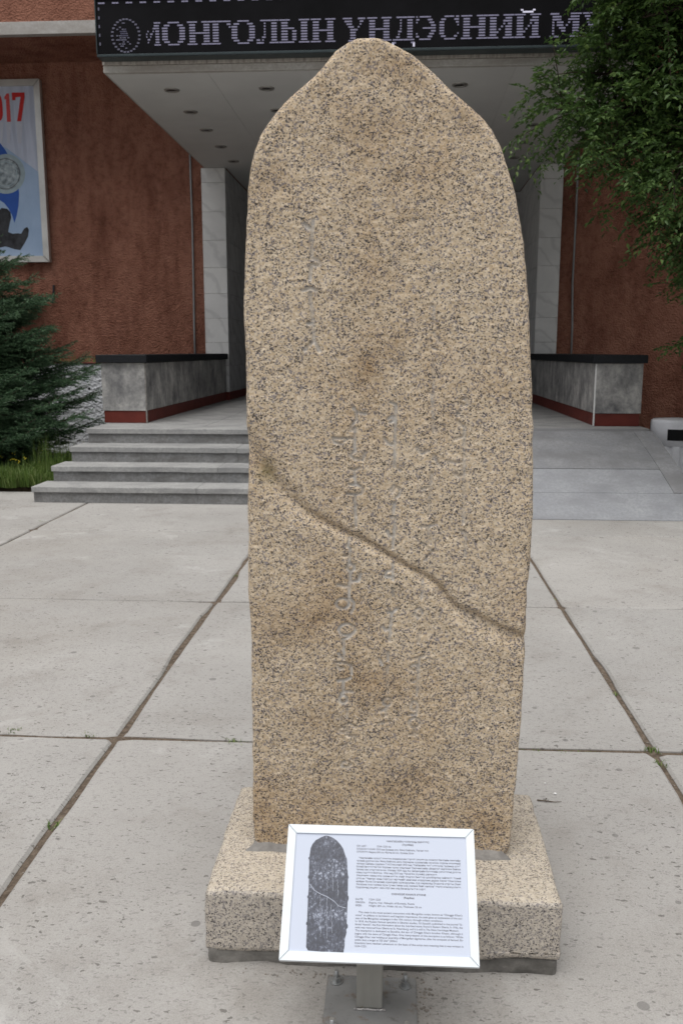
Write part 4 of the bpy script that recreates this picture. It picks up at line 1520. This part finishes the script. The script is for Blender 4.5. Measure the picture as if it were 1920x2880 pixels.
# ================================================================== LED SIGN
ld = empty('led_sign', (-0.33, 10.2, 4.69), 'long black LED display board with scrolling Cyrillic letters above the entrance canopy', 'LED sign')
LZ0, LZ1 = 4.672, 5.222
LX0, LX1 = -3.285, 2.66
LY = 10.19
box('cabinet', (LX0, LY + 0.012, LZ0), (LX1, 10.375, LZ1), 'led_black', ld, 0.004)
box('frame_rail', (LX0 - 0.012, LY - 0.004, LZ0 - 0.03), (LX1 + 0.012, 10.36, LZ0 - 0.001), 'led_rim', ld, 0.006)
box('frame_rail', (LX0 - 0.012, LY - 0.004, LZ1 + 0.001), (LX1 + 0.012, 10.36, LZ1 + 0.016), 'led_rim', ld, 0.004)
box('frame_rail', (LX0 - 0.014, LY - 0.004, LZ0), (LX0 - 0.001, 10.36, LZ1), 'led_rim', ld, 0.003)
box('frame_rail', (LX1 + 0.001, LY - 0.004, LZ0), (LX1 + 0.014, 10.36, LZ1), 'led_rim', ld, 0.003)
G = {
    'О': ['...######...', '.###....###.', '###......###', '###......###', '###......###', '###......###', '###......###', '.###....###.', '...######...'],
    'Н': ['#####..#####', '.###....###.', '.###....###.', '.###....###.', '.##########.', '.###....###.', '.###....###.', '.###....###.', '#####..#####'],
    'Г': ['##########', '.###....##', '.###.....#', '.###......', '.###......', '.###......', '.###......', '.###......', '#####.....'],
    'Л': ['..##########', '....#...###.', '....#...###.', '....#...###.', '....#...###.', '....#...###.', '...##...###.', '##.#....###.', '####...#####'],
    'Ы': ['#####....#####', '.###......###.', '.###......###.', '.######...###.', '.###..##..###.', '.###..##..###.', '.###..##..###.', '.###..##..###.', '#######..#####'],
    'Ү': ['#####...####', '.####....##.', '..###....#..', '...###..#...', '....####....', '....###.....', '....###.....', '....###.....', '...#####....'],
    'Д': ['..##########', '....#...###.', '....#...###.', '....#...###.', '....#...###.', '...##...###.', '...#....###.', '..##....###.', '############', '##........##'],
    'Э': ['#.#######...', '##.....###..', '#.......###.', '.........###', '....########', '.........###', '#.......###.', '##.....###..', '..#######...'],
    'С': ['...######.##', '.###.....###', '###.......##', '###........#', '###.........', '###.........', '###........#', '.###.....##.', '...#######..'],
    'И': ['#####..#####', '.###....###.', '.###...####.', '.###...#.##.', '.###..#.###.', '.###.#..###.', '.####...###.', '.###....###.', '#####..#####'],
    'М': ['####.....#####', '.####....####.', '.####...#####.', '.#.###..#.###.', '.#.###.#..###.', '.#..###...###.', '.#...##...###.', '.#........###.', '####.....#####'],
    'm': ['.........#####', '.........####.', '........#####.', '....#...#.###.', '...#..##..###.', '...#..#...###.', '....##....###.', '....#.....###.', '.........#####'],
    'У': ['#####...####', '.###.....#..', '..###....#..', '..###...#...', '...###..#...', '....####....', '.....##.....', '##..##......', '####........'],
    'З': ['.########...', '##.....###..', '#......###..', '......###...', '...#####....', '......####..', '#......####.', '##.....###..', '.########...'],
    'Е': ['##########', '.###....##', '.###.....#', '.###..#...', '.######...', '.###..#...', '.###.....#', '.###....##', '##########'],
}
LET = [('m', 398, 450, 62, 130), ('О', 454, 519, 60, 130), ('Н', 525, 594, 58, 127), ('Г', 591, 648, 55, 124), ('О', 650, 716, 52, 121), ('Л', 720, 783, 51, 119), ('Ы', 784, 870, 49, 117),
       ('Н', 873, 943, 45, 114), ('Ү', 963, 1027, 43, 111), ('Н', 1032, 1101, 41, 109), ('Д', 1104, 1166, 40, 107), ('Э', 1170, 1226, 38, 106), ('С', 1236, 1291, 36, 106), ('Н', 1297, 1372, 34, 104),
       ('И', 1372, 1447, 32, 102), ('Й', 1448, 1522, 29, 99), ('М', 1548, 1637, 26, 97), ('У', 1640, 1704, 23, 93), ('З', 1712, 1768, 21, 91), ('Е', 1775, 1830, 20, 90), ('Й', 1838, 1905, 18, 88)]


def led_cells(name, cells, mat):
    """cells: x0,x1,z0,z1 lamps standing 3 mm proud of the board"""
    V, F = [], []
    for x0, x1, z0, z1 in cells:
        n = len(V)
        V += [(x0, LY + 0.0115, z0), (x1, LY + 0.0115, z0), (x1, LY + 0.0115, z1), (x0, LY + 0.0115, z1), (x0, LY + 0.008, z0), (x1, LY + 0.008, z0), (x1, LY + 0.008, z1), (x0, LY + 0.008, z1)]
        F += [(n + 4, n + 5, n + 6, n + 7)] + [(n + i, n + (i + 1) % 4, n + 4 + (i + 1) % 4, n + 4 + i) for i in range(4)]
    return mesh_np(name, V, F, mat, ld)


ZTOP = atY(525, 58, LY).z
ZBOT = atY(525, 128, LY).z
rp_ = (ZTOP - ZBOT) / 9
for ch, xa, xb, ya, yb2 in LET:
    X0 = atY(xa, ya, LY).x
    X1 = atY(xb, ya, LY).x
    g = G['И' if ch == 'Й' else ch]
    wdt = len(g[0])
    cw = (X1 - X0) / wdt
    cells = []
    for r_, row in enumerate(g):
        z1 = ZTOP - r_ * rp_
        i = 0
        while i < wdt:
            if row[i] == '#':
                j = i
                while j < wdt and row[j] == '#':
                    j += 1
                thin = (j - i) > 4
                # a run of lamps, with the hairline gaps of the modules
                q = i
                while q < j:
                    e_ = min(q + 3, j)
                    cells.append((X0 + q * cw + 0.0012, X0 + e_ * cw - (0.0012 if e_ < j else 0.002), z1 - rp_ * (0.52 if thin else 0.60), z1 - rp_ * 0.06))
                    q = e_
                i = j
            else:
                i += 1
    led_cells('led_letter', cells, 'led')
    if ch == 'Й':
        mx_ = (X0 + X1) / 2
        led_cells('led_accent', [(mx_ - 0.055, mx_ + 0.055, ZTOP + 0.010, ZTOP + 0.026), (mx_ - 0.075, mx_ - 0.05, ZTOP + 0.03, ZTOP + 0.044), (mx_ + 0.05, mx_ + 0.075, ZTOP + 0.03, ZTOP + 0.044)], 'led_hi')
    if ch == 'Д':
        led_cells('led_accent', [(X0 - 0.004, X0 + 0.016, ZBOT - 0.05, ZBOT - 0.006), (X1 - 0.016, X1 + 0.004, ZBOT - 0.05, ZBOT - 0.006)], 'led_hi')
# dashed border and the round emblem
x = -3.26
k = 0
while x < LX1 - 0.1:
    led_cells('border_dash', [(x, x + 0.036, LZ1 - 0.045, LZ1 - 0.031), (x + 0.04, x + 0.07, LZ1 - 0.045, LZ1 - 0.031)], 'led')
    x += 0.1515
for z in np.linspace(LZ0 + 0.09, LZ1 - 0.11, 5):
    led_cells('border_dash', [(LX0 + 0.02, LX0 + 0.035, z, z + 0.03)], 'led_dim')
ec = atY(353, 98, LY)
cells = []
for a in np.linspace(0, 2 * math.pi, 27)[:-1]:
    cx_, cz_ = ec.x + 0.15 * math.cos(a), ec.z + 0.165 * math.sin(a)
    led_cells('emblem_dash', [(cx_ - 0.013, cx_ + 0.013, cz_ - 0.008, cz_ + 0.008)], 'led_dim')
cells = []
for q in range(70):
    a, r_ = random.uniform(0, 6.28), random.uniform(0, 0.11)
    cx_ = ec.x + r_ * math.cos(a) * 0.8 - 0.02
    cz_ = ec.z + round(r_ * math.sin(a) * 1.15 / 0.021) * 0.021
    if cx_ < ec.x + 0.05 - 0.5 * (cz_ - ec.z):
        cells.append((cx_ - 0.010, cx_ + 0.010, cz_ - 0.006, cz_ + 0.006))
tag(led_cells('emblem_figure', cells, 'led_dim'), kind='stuff')
# white board with a green mark standing on the LED cabinet
tb = empty('small_board', (-1.19, 10.27, 5.24), 'small white board with a green mark standing on top of the LED display', 'board')
a, b = atY(765, 8, 10.25), atY(868, 6, 10.25)
box('board', (a.x, 10.25, LZ1 + 0.018), (b.x, 10.275, LZ1 + 0.42), 'alu_white', tb, 0.003)
box('green_mark', ((a.x + b.x) / 2 - 0.05, 10.246, LZ1 + 0.022), ((a.x + b.x) / 2 + 0.09, 10.2498, LZ1 + 0.36), 'sign_green', tb, 0)

# ================================================================== LITTER BIN
lb = empty('litter_bin', (3.185, 10.42, 0.0), 'white round metal litter bin with a black slot beside the ramp', 'litter bin')
cx, cy, R = 3.185, 10.42, 0.272
bm = bmesh.new()
n = 72
prof = [(0.0, 0.93), (0.03, 1.0), (0.09, 1.0), (0.40, 1.0), (0.44, 0.98)]
rings = []
for z, k in [(0.03, 0.95), (0.05, 1.0), (0.42, 1.0), (0.445, 0.985)]:
    rg = []
    for i in range(n):
        a = 2 * math.pi * i / n
        rib = 0.018 if (i % 6) in (0, 1) else 0.0
        r_ = R * k - rib
        rg.append(bm.verts.new((cx + r_ * math.cos(a), cy + r_ * math.sin(a), z)))
    rings.append(rg)
for A, B in zip(rings, rings[1:]):
    for i in range(n):
        bm.faces.new((A[i], A[(i + 1) % n], B[(i + 1) % n], B[i]))
bm.faces.new(rings[0][::-1])
bm_obj('ribbed_body', bm, 'bin_paint', lb)
bm = bmesh.new()
rings = []
for z, k in [(0.44, 0.97), (0.447, 1.01), (0.70, 1.01), (0.722, 0.99), (0.734, 0.93), (0.738, 0.6), (0.74, 0.2)]:
    rings.append([bm.verts.new((cx + R * k * math.cos(2 * math.pi * i / 48), cy + R * k * math.sin(2 * math.pi * i / 48), z)) for i in range(48)])
for A, B in zip(rings, rings[1:]):
    for i in range(48):
        bm.faces.new((A[i], A[(i + 1) % 48], B[(i + 1) % 48], B[i]))
bm.faces.new(rings[-1])
bm_obj('hood', bm, 'bin_paint', lb, True)
bm = bmesh.new()
a0, a1 = math.radians(-124), math.radians(-45)
P = []
for i in range(13):
    a = a0 + (a1 - a0) * i / 12
    P.append([bm.verts.new((cx + (R * 1.01 + d) * math.cos(a), cy + (R * 1.01 + d) * math.sin(a), z)) for d, z in ((0.004, 0.51), (0.004, 0.635), (-0.01, 0.635), (-0.01, 0.51))])
for A, B in zip(P, P[1:]):
    for i in range(4):
        bm.faces.new((A[i], A[(i + 1) % 4], B[(i + 1) % 4], B[i]))
bm.faces.new(P[0][::-1])
bm.faces.new(P[-1])
bm_obj('slot', bm, 'black_plastic', lb)


# ================================================================== VEGETATION
def leaf_quads(P, D, N, L, Wd, fold=0.25):
    """pointed leaves: base, two flanks, tip (two triangles folded on the midrib = 4 verts, 2 tris)"""
    Sd = np.cross(D, N)
    Sd /= np.linalg.norm(Sd, axis=1)[:, None] + 1e-9
    N2 = np.cross(Sd, D)
    L = L[:, None]
    Wd = Wd[:, None]
    b = P
    tp = P + D * L - N2 * L * 0.12
    m1 = P + D * L * 0.45 + Sd * Wd * 0.5 + N2 * Wd * fold
    m2 = P + D * L * 0.45 - Sd * Wd * 0.5 + N2 * Wd * fold
    V = np.stack([b, m1, tp, m2], 1).reshape(-1, 3)
    n = len(P)
    i = np.arange(n) * 4
    F = np.concatenate([np.stack([i, i + 1, i + 2], 1), np.stack([i, i + 2, i + 3], 1)])
    return V, F


def unit(a):
    return a / (np.linalg.norm(a, axis=1)[:, None] + 1e-9)


# ---- elm on the right: crown as sprays of leafy twigs hung on limbs
elm = empty('elm_tree', (4.9, 8.9, 0), 'leafy green elm overhanging the right side of the canopy', 'tree')
bm = bmesh.new()
tube_pts(bm, [(4.95, 8.9, -0.1), (4.9, 8.9, 0.3), (4.85, 8.92, 1.2), (4.8, 8.9, 2.2), (4.72, 8.95, 3.1), (4.7, 9.0, 4.4), (4.75, 8.9, 6.5), (4.8, 8.9, 11.6)], [0.24, 0.2, 0.175, 0.16, 0.15, 0.13, 0.1, 0.02], 12)
bm_obj('trunk', bm, 'bark', elm, True)
r = np.random.default_rng(21)
twP, twD, twL = [], [], []
limbs = [((4.78, 8.9, 2.5), (1.75, 8.7, 3.45)), ((4.75, 8.9, 2.9), (1.75, 9.2, 4.2)), ((4.72, 8.95, 3.2), (2.3, 8.3, 3.2)), ((4.8, 8.9, 2.3), (2.9, 8.9, 2.75)),
         ((4.7, 9.0, 3.8), (2.1, 8.7, 4.95)), ((4.7, 9.0, 4.2), (2.4, 9.1, 5.6)), ((4.8, 8.9, 2.1), (3.0, 8.4, 2.2)), ((4.7, 9, 4.4), (2.6, 8.2, 5.6)), ((4.85, 8.9, 1.9), (3.2, 9.2, 1.75)),
         ((4.75, 8.9, 2.7), (3.2, 7.6, 3.6)), ((4.7, 9, 3.3), (3.0, 10.0, 4.2)), ((4.75, 8.9, 2.6), (3.1, 9.7, 3.0)), ((4.7, 9, 5.0), (3.2, 9, 6.8)), ((4.75, 8.9, 5.5), (4.7, 7.9, 7.6)),
         ((4.7, 8.9, 3.5), (6.6, 8.4, 4.6)), ((4.7, 8.9, 4.5), (6.8, 9.4, 6.0)), ((4.8, 8.9, 2.8), (6.8, 9.5, 3.6)), ((4.7, 8.9, 4.8), (4.2, 10.8, 6.6)), ((4.75, 8.9, 3.4), (4.6, 10.9, 4.4)),
         ((4.75, 8.9, 3.2), (5.3, 7.0, 4.3)), ((4.7, 8.9, 4.2), (2.4, 9.9, 4.9)), ((4.7, 9, 3.0), (1.95, 8.9, 3.85)), ((4.72, 9, 3.6), (2.1, 8.5, 4.5)), ((4.8, 8.9, 2.2), (3.3, 9.0, 2.4)), ((4.8, 8.9, 2.3), (2.75, 8.7, 2.6)), ((4.8, 8.9, 2.6), (2.2, 8.4, 3.0)), ((4.8, 8.9, 2.4), (2.8, 9.4, 2.8)), ((4.7, 9, 3.9), (1.95, 8.8, 4.75)), ((4.7, 9, 4.2), (2.0, 8.6, 5.15)), ((4.7, 9, 4.0), (1.9, 9.0, 4.4)), ((4.75, 8.9, 3.3), (1.4, 8.8, 3.75)), ((4.7, 9, 4.0), (2.3, 9.3, 5.3)), ((4.7, 9, 4.6), (2.3, 8.8, 6.2)),
         ((4.75, 8.9, 3.0), (2.5, 9.6, 3.7)), ((4.75, 8.9, 3.4), (2.7, 9.5, 4.6)), ((4.75, 8.9, 3.4), (2.9, 8.6, 4.0)), ((4.8, 8.9, 3.0), (3.5, 10.6, 3.6)), ((4.8, 8.9, 4.0), (3.4, 10.4, 5.4)),
         ((4.8, 8.9, 3.1), (5.6, 10.6, 3.8)), ((4.8, 8.9, 3.1), (6.6, 8.0, 3.4)), ((4.8, 8.9, 2.9), (4.0, 7.3, 3.2)), ((4.8, 8.9, 5.6), (6.2, 9.6, 7.4)), ((4.8, 8.9, 5.2), (3.2, 7.9, 6.6))]
for k in range(26):      # the upper crown, above the frame, that keeps the corner in shade
    an = k * 2.4
    z0 = 4.6 + 0.26 * k
    L_ = 3.3 - 0.07 * k
    limbs.append(((4.75, 8.95, z0), (4.6 + L_ * math.cos(an), 9.6 + 1.15 * L_ * math.sin(an), z0 + 1.1)))
for k in range(22):      # skirts of the crown on the right, mostly out of frame, extended to shade the wall
    limbs.append(((4.8, 8.9, 1.6 + 0.05 * k), (3.5 + 0.21 * k, 8.0 + 1.1 * ((k * 7) % 5), 1.5 + 0.55 * (k % 4))))
for k in range(8):  # limbs added towards the wall, outside the view, to deepen its shade
    limbs.append(((4.75, 8.95, 2.6 + 0.3 * k), (4.2 + 0.55 * k, 12.2 + 0.4 * (k % 3), 3.4 + 0.45 * k)))
bmB = bmesh.new()
for a, b in limbs:
    a, b = Vector(a), Vector(b)
    n = 9
    pts = []
    for i in range(n):
        t_ = i / (n - 1)
        p = a.lerp(b, t_)
        p.z += 0.28 * math.sin(math.pi * t_) - 0.10 * t_ ** 2
        p += Vector((r.normal() * .05, r.normal() * .07, r.normal() * .04)) * (1 if 0 < i else 0)
        pts.append(p)
    tube_pts(bmB, pts, [0.045 * (1 - 0.85 * i / (n - 1)) + 0.004 for i in range(n)], 6)
    d0 = (b - a).normalized()
    nbr = int((19 if b.z < 6.2 and b.x < 4 else 11) * (b - a).length)
    for k in range(nbr):
        t_ = 0.22 + 0.78 * (k + r.uniform()) / nbr
        f = t_ * (n - 1)
        i = min(int(f), n - 2)
        p = pts[i].lerp(pts[i + 1], f - i)
        d = (d0 * 0.8 + Vector((r.normal(), r.normal(), r.normal() * 0.75 + 0.1)) * 0.8).normalized()
        ln = r.uniform(0.35, 0.75)
        # a branchlet with its own twigs
        q = p + d * ln + Vector((0, 0, -0.12 * ln))
        if k % 2 == 0:
            tube_pts(bmB, [p, p.lerp(q, 0.5) + Vector((0, 0, 0.03)), q], [0.009, 0.006, 0.003], 4)
        for s_ in range(8):
            u_ = 0.2 + 0.8 * (s_ + r.uniform()) / 8
            p2 = p.lerp(q, u_) + Vector((0, 0, 0.03 * math.sin(3.1 * u_)))
            d2 = (d * 0.6 + Vector((r.normal(), r.normal(), r.normal() * 0.5 - 0.25)) * 0.75).normalized()
            twP.append(p2)
            twD.append(d2)
            twL.append(r.uniform(0.14, 0.34))
bm_obj('branches', bmB, 'bark', elm, True)
twP, twD, twL = np.array(twP), np.array(twD), np.array(twL)
NL = 11
Pl, Dl, Nl, tn = [], [], [], []
for k in range(NL):
    t_ = (k + 0.5) / NL
    side = 1 if k % 2 else -1
    droop = np.zeros_like(twD)
    droop[:, 2] = -0.35 * t_ * t_ * twL
    P = twP + twD * (twL * t_)[:, None] + droop
    sd = unit(np.cross(twD, np.array([0, 0, 1.0]) + r.normal(size=twD.shape) * 0.15))
    Dd = unit(twD * 0.65 + sd * side * 0.8 + r.normal(size=twD.shape) * 0.22 + np.array([0, 0, -0.25]))
    Nn = unit(np.array([0, 0, 1.0]) + r.normal(size=twD.shape) * 0.45)
    Pl.append(P)
    Dl.append(Dd)
    Nl.append(Nn)
Pl, Dl, Nl = np.concatenate(Pl), np.concatenate(Dl), np.concatenate(Nl)
n = len(Pl)
Lf = r.uniform(0.042, 0.080, n)
V, F = leaf_quads(Pl, Dl, Nl, Lf, Lf * r.uniform(0.38, 0.5, n))
tone = np.clip(r.normal(0.42, 0.27, n), 0, 1)
crown = big_mesh('crown', V, F, 'elm_leaf', elm, {'tone': np.repeat(tone, 4)})
tag(crown, kind='stuff')

# ---- spruce on the left
spr = empty('spruce_tree', (-5.5, 10.5, 0), 'dense dark green spruce at the left, beside the steps', 'tree')
bm = bmesh.new()
tube_pts(bm, [(-5.5, 10.5, -0.1), (-5.5, 10.5, 1.0), (-5.48, 10.5, 2.6), (-5.5, 10.51, 3.6), (-5.5, 10.5, 4.2)], [0.13, 0.11, 0.08, 0.04, 0.008], 10)
bm_obj('trunk', bm, 'bark', spr, True)
r = np.random.default_rng(5)
bmB = bmesh.new()
A, B, WT = [], [], []           # twig start, end, brush radius
z = 0.22
apex = 4.15
while z < 4.05:
    rad = 1.98 * min(1.0, (apex - z) / 3.2) ** 0.95
    if z < 0.9:
        rad *= 0.80 + 0.2 * (z / 0.9)
    nbr = 15 if z < 3 else 10
    a0 = r.uniform(0, 6.28)
    for k in range(nbr):
        an = a0 + 2 * math.pi * k / nbr + r.normal() * 0.13
        L = rad * r.uniform(0.72, 1.08)
        p = Vector((-5.5, 10.5, z + r.normal() * 0.05))
        d = Vector((math.cos(an), 0.66 * math.sin(an), 0))
        # branch: droops then lifts its tip
        pts = []
        for i in range(8):
            t_ = i / 7
            pts.append(p + d * L * t_ + Vector((0, 0, -0.20 * L * t_ + 0.22 * L * t_ * t_ * t_ + 0.10 * t_)))
        tube_pts(bmB, pts, [0.018 * (1 - 0.8 * i / 7) for i in range(8)], 4)
        sdv = d.cross(Vector((0, 0, 1)))
        nt_ = max(5, int(L * 17))
        for q in range(nt_):
            t_ = 0.18 + 0.82 * (q + r.uniform() * 0.6) / nt_
            f = t_ * 7
            i = min(int(f), 6)
            b0 = pts[i].lerp(pts[i + 1], f - i)
            for sg_ in (-1, 1):
                ln = (0.10 + 0.34 * (1 - t_) + 0.05) * min(1, L / 1.2) * r.uniform(0.75, 1.2)
                dd = (d * 0.75 + sdv * sg_ * 0.85 + Vector((0, 0, r.normal() * 0.18 + 0.02))).normalized()
                e_ = b0 + dd * ln + Vector((0, 0, 0.02 - 0.05 * ln))
                A.append(b0)
                B.append(e_)
                if ln > 0.2:
                    for h in (0.35, 0.65):
                        for s2 in (-1, 1):
                            c0 = b0.lerp(e_, h)
                            d3 = (dd * 0.8 + dd.cross(Vector((0, 0, 1))) * s2 * 0.75 + Vector((0, 0, r.normal() * 0.2))).normalized()
                            A.append(c0)
                            B.append(c0 + d3 * ln * 0.42)
        A.append(pts[5])
        B.append(pts[7] + d * 0.05)
    z += 0.128 + 0.02 * r.normal()
bm_obj('branches', bmB, 'bark', spr, True)
A, B = np.array(A), np.array(B)
keep = ((B[:, 0] > -6.6) | (r.uniform(size=len(B)) < 0.35)) & (B[:, 1] < 11.8)
A, B = A[keep], B[keep]
NN = 34
ax = unit(B - A)
ln = np.linalg.norm(B - A, axis=1)
o1 = unit(np.cross(ax, np.array([0.3, 0.2, 1.0])))
o2 = np.cross(ax, o1)
Vs, Ts = [], []
for k in range(NN):
    t_ = (k + r.uniform(size=len(A))) / NN
    ang = r.uniform(0, 2 * math.pi, len(A))
    rd = o1 * np.cos(ang)[:, None] + o2 * np.sin(ang)[:, None]
    b0 = A + ax * (ln * t_)[:, None]
    dn = unit(ax * 0.75 + rd * 0.75)
    nl = r.uniform(0.018, 0.030, len(A))[:, None]
    sd = unit(np.cross(dn, r.normal(size=dn.shape)))
    wv = 0.0034
    Vs.append(np.stack([b0 - sd * wv, b0 + sd * wv, b0 + dn * nl], 1).reshape(-1, 3))
    Ts.append(np.repeat(np.clip(0.25 + 0.45 * t_ + r.normal(size=len(A)) * 0.14, 0, 1), 3))
V = np.concatenate(Vs)
T = np.concatenate(Ts)
F = np.arange(len(V)).reshape(-1, 3)
crown2 = big_mesh('crown', V, F, 'spruce_needle', spr, {'tone': T})
tag(crown2, kind='stuff')
print('spruce needles', len(F), 'elm leaves', n)


# ---- grass
def blades(cx, cy, cz, hgt, r, lean=0.35, wid=0.006):
    n = len(cx)
    an = r.uniform(0, 2 * math.pi, n)
    d = np.stack([np.cos(an), np.sin(an), np.zeros(n)], 1)
    s_ = np.stack([-np.sin(an), np.cos(an), np.zeros(n)], 1)
    le = np.abs(r.normal(0, lean, n))[:, None]
    b = np.stack([cx, cy, cz], 1)
    h = hgt[:, None]
    z = np.array([0, 0, 1.0])
    w = np.full((n, 1), wid) * r.uniform(0.6, 1.2, (n, 1))
    m_ = b + z * h * 0.55 + d * h * le * 0.35
    tp = b + z * h * (1 - 0.25 * le) + d * h * le
    V = np.stack([b - s_ * w, b + s_ * w, m_ + s_ * w * 0.8, tp, m_ - s_ * w * 0.8], 1).reshape(-1, 3)
    i = np.arange(n) * 5
    F = np.concatenate([np.stack([i, i + 1, i + 2], 1), np.stack([i, i + 2, i + 4], 1), np.stack([i + 4, i + 2, i + 3], 1)])
    return V, F, np.repeat(np.clip(r.normal(0.5, 0.22, n), 0, 1), 5)


r = np.random.default_rng(9)
n = 21000
gx_ = r.uniform(-6.8, -3.66, n)
gy_ = 9.30 + (r.uniform(0, 1, n) ** 1.3) * 2.6 + 0.12 * fbm(gx_ * 3, 1.0, s=8)
keepg = (fbm(gx_ * 4, gy_ * 4, s=6) > -0.22) | (r.uniform(size=n) < 0.25)
gx_, gy_ = gx_[keepg], gy_[keepg]
n = len(gx_)
gz_ = np.full(n, 0.04)
h = 0.04 + 0.20 * np.clip(fbm(gx_ * 1.6, gy_ * 1.6, s=4) + 0.5, 0, 1) + r.uniform(0, 0.10, n) * r.uniform(0, 1, n)
h *= np.where(gx_ > -4.1, 1.5, 1.0)
parts = [blades(gx_, gy_, gz_, h, r, 0.6, 0.005)]
# a few tall tussocks by the steps
for tx, ty, hh, k in ((-3.95, 9.75, 0.62, 60), (-3.8, 9.55, 0.42, 90), (-4.05, 10.0, 0.72, 40), (-3.75, 9.95, 0.55, 70), (-4.2, 9.8, 0.40, 60)):
    parts.append(blades(tx + r.normal(0, .07, k), ty + r.normal(0, .07, k), np.full(k, 0.04), r.uniform(0.5, 1.0, k) * hh, r, 0.3, 0.004))
# on top of the white wall and behind the parapet
k = 420
parts.append(blades(r.uniform(-5.2, -3.5, k), r.uniform(12.9, 14.8, k), np.full(k, wz - 0.05), r.uniform(0.05, 0.22, k), r, 0.4, 0.004))
off = 0
VV, FF, TT = [], [], []
for v, f, t_ in parts:
    VV.append(v)
    FF.append(f + off)
    TT.append(t_)
    off += len(v)
gr = big_mesh('grass', np.concatenate(VV), np.concatenate(FF), 'grass_blade', None, {'tone': np.concatenate(TT)})
tag(gr, 'long green grass growing beside the steps and under the spruce', 'grass', kind='stuff')
# yellow flowers
bm = bmesh.new()
for k in range(24):
    x, y = r.uniform(-5.3, -4.05), r.uniform(9.4, 10.3)
    zt_ = r.uniform(0.22, 0.36)
    for q in range(3):
        ox, oy, oz = r.normal(0, .012, 3)
        c0 = Vector((x + ox, y + oy, zt_ + oz))
        vs = [bm.verts.new(c0 + Vector((0.006 * math.cos(a), 0.006 * math.sin(a), 0.003 * (i % 2)))) for i, a in enumerate(np.linspace(0, 6.283, 7)[:-1])]
        bm.faces.new(vs)
        vs = [bm.verts.new(c0 + Vector((0.006 * math.cos(a), -0.004, 0.006 * math.sin(a)))) for i, a in enumerate(np.linspace(0, 6.283, 6)[:-1])]
        bm.faces.new(vs)
tag(bm_obj('wildflowers', bm, 'yellow_petal'), 'tiny yellow wildflowers scattered in the grass', 'flowers', kind='stuff')

# weeds in the joints, near the places where the photo shows them
r = np.random.default_rng(12)
VV, FF, TT, off = [], [], [], 0


def atZ0(px, py):
    q = ray(px, py)
    return Vector((0, 0, CAM_H)) + q * (-CAM_H / q.z)


for (px_, py_, k, hh) in ((40, 2052, 26, 0.022), (245, 2064, 12, 0.02), (665, 2086, 22, 0.022), (148, 2318, 26, 0.02), (660, 1617, 10, 0.02), (120, 1467, 14, 0.035), (1555, 1683, 14, 0.02),
                          (1728, 1950, 14, 0.022), (1494, 2117, 12, 0.02), (1577, 2116, 16, 0.02), (1650, 2116, 14, 0.014), (1829, 2108, 26, 0.026), (1862, 2148, 26, 0.026), (1500, 2114, 10, 0.015)):
    c0 = atZ0(px_, py_)
    v, f, t_ = blades(c0.x + r.normal(0, 0.016, k), c0.y + r.normal(0, 0.010, k), np.full(k, -0.012), r.uniform(0.6, 1.3, k) * (hh * 0.55 + 0.008), r, 0.9, 0.0020)
    VV.append(v)
    FF.append(f + off)
    TT.append(t_)
    off += len(v)
tag(big_mesh('joint_weeds', np.concatenate(VV), np.concatenate(FF), 'grass_blade', None, {'tone': np.concatenate(TT)}), 'tiny green weeds sprouting in the joints of the paving', 'weeds', kind='stuff')

# grit in the joints and crumbs around the sign foot
bm = bmesh.new()


def crumb(x, y, z, s_):
    rr = bmesh.ops.create_icosphere(bm, subdivisions=1, radius=s_)
    for v in rr['verts']:
        v.co = Vector((v.co.x * r.uniform(0.7, 1.3) + x, v.co.y * r.uniform(0.7, 1.3) + y, v.co.z * 0.6 + z))


for k in range(260):
    if k % 3:
        xx = (-1.09 if k % 2 else 0.99) + r.normal(0, 0.010)
        yy = r.uniform(1.6, 5.6)
    else:
        xx, yy = r.uniform(-2.0, 1.8), 3.235 + r.normal(0, 0.009)
    crumb(xx, yy, -0.010, r.uniform(0.0015, 0.0045))
for k in range(60):
    crumb(r.normal(0.075, 0.012), r.uniform(1.72, 1.90), 0.002, r.uniform(0.001, 0.004))
for k in range(70):
    crumb(r.uniform(-0.42, 0.4), 1.925 + r.normal(0, 0.008), 0.002, r.uniform(0.001, 0.0035))
tag(bm_obj('grit', bm, 'pebble'), 'loose grit lying in the paving joints and round the sign post', 'grit', kind='stuff')

# a dry twig and two paper crumbs on the paving
c0 = atZ0(1540, 2258)
bm = bmesh.new()
tube_pts(bm, [(c0.x - 0.035, c0.y + 0.006, 0.005), (c0.x - 0.01, c0.y, 0.006), (c0.x + 0.02, c0.y - 0.004, 0.005), (c0.x + 0.045, c0.y - 0.003, 0.006)], [0.0022, 0.002, 0.0015, 0.0008], 6)
tube_pts(bm, [(c0.x - 0.01, c0.y, 0.006), (c0.x - 0.002, c0.y + 0.012, 0.008), (c0.x - 0.004, c0.y + 0.02, 0.006)], [0.0015, 0.001, 0.0007], 5)
tag(bm_obj('dry_twig', bm, 'twig', None, True), 'thin dry twig on the paving to the right of the stele foot', 'twig')
bm = bmesh.new()
for px_, py_, q in ((1532, 2206, 0.004), (1561, 2236, 0.0065)):
    c0 = atZ0(px_, py_)
    crumb(c0.x, c0.y, 0.004, q)
tag(bm_obj('white_crumbs', bm, 'chip_white'), 'tiny white crumbs on the paving to the right of the stele', 'crumbs', kind='stuff')
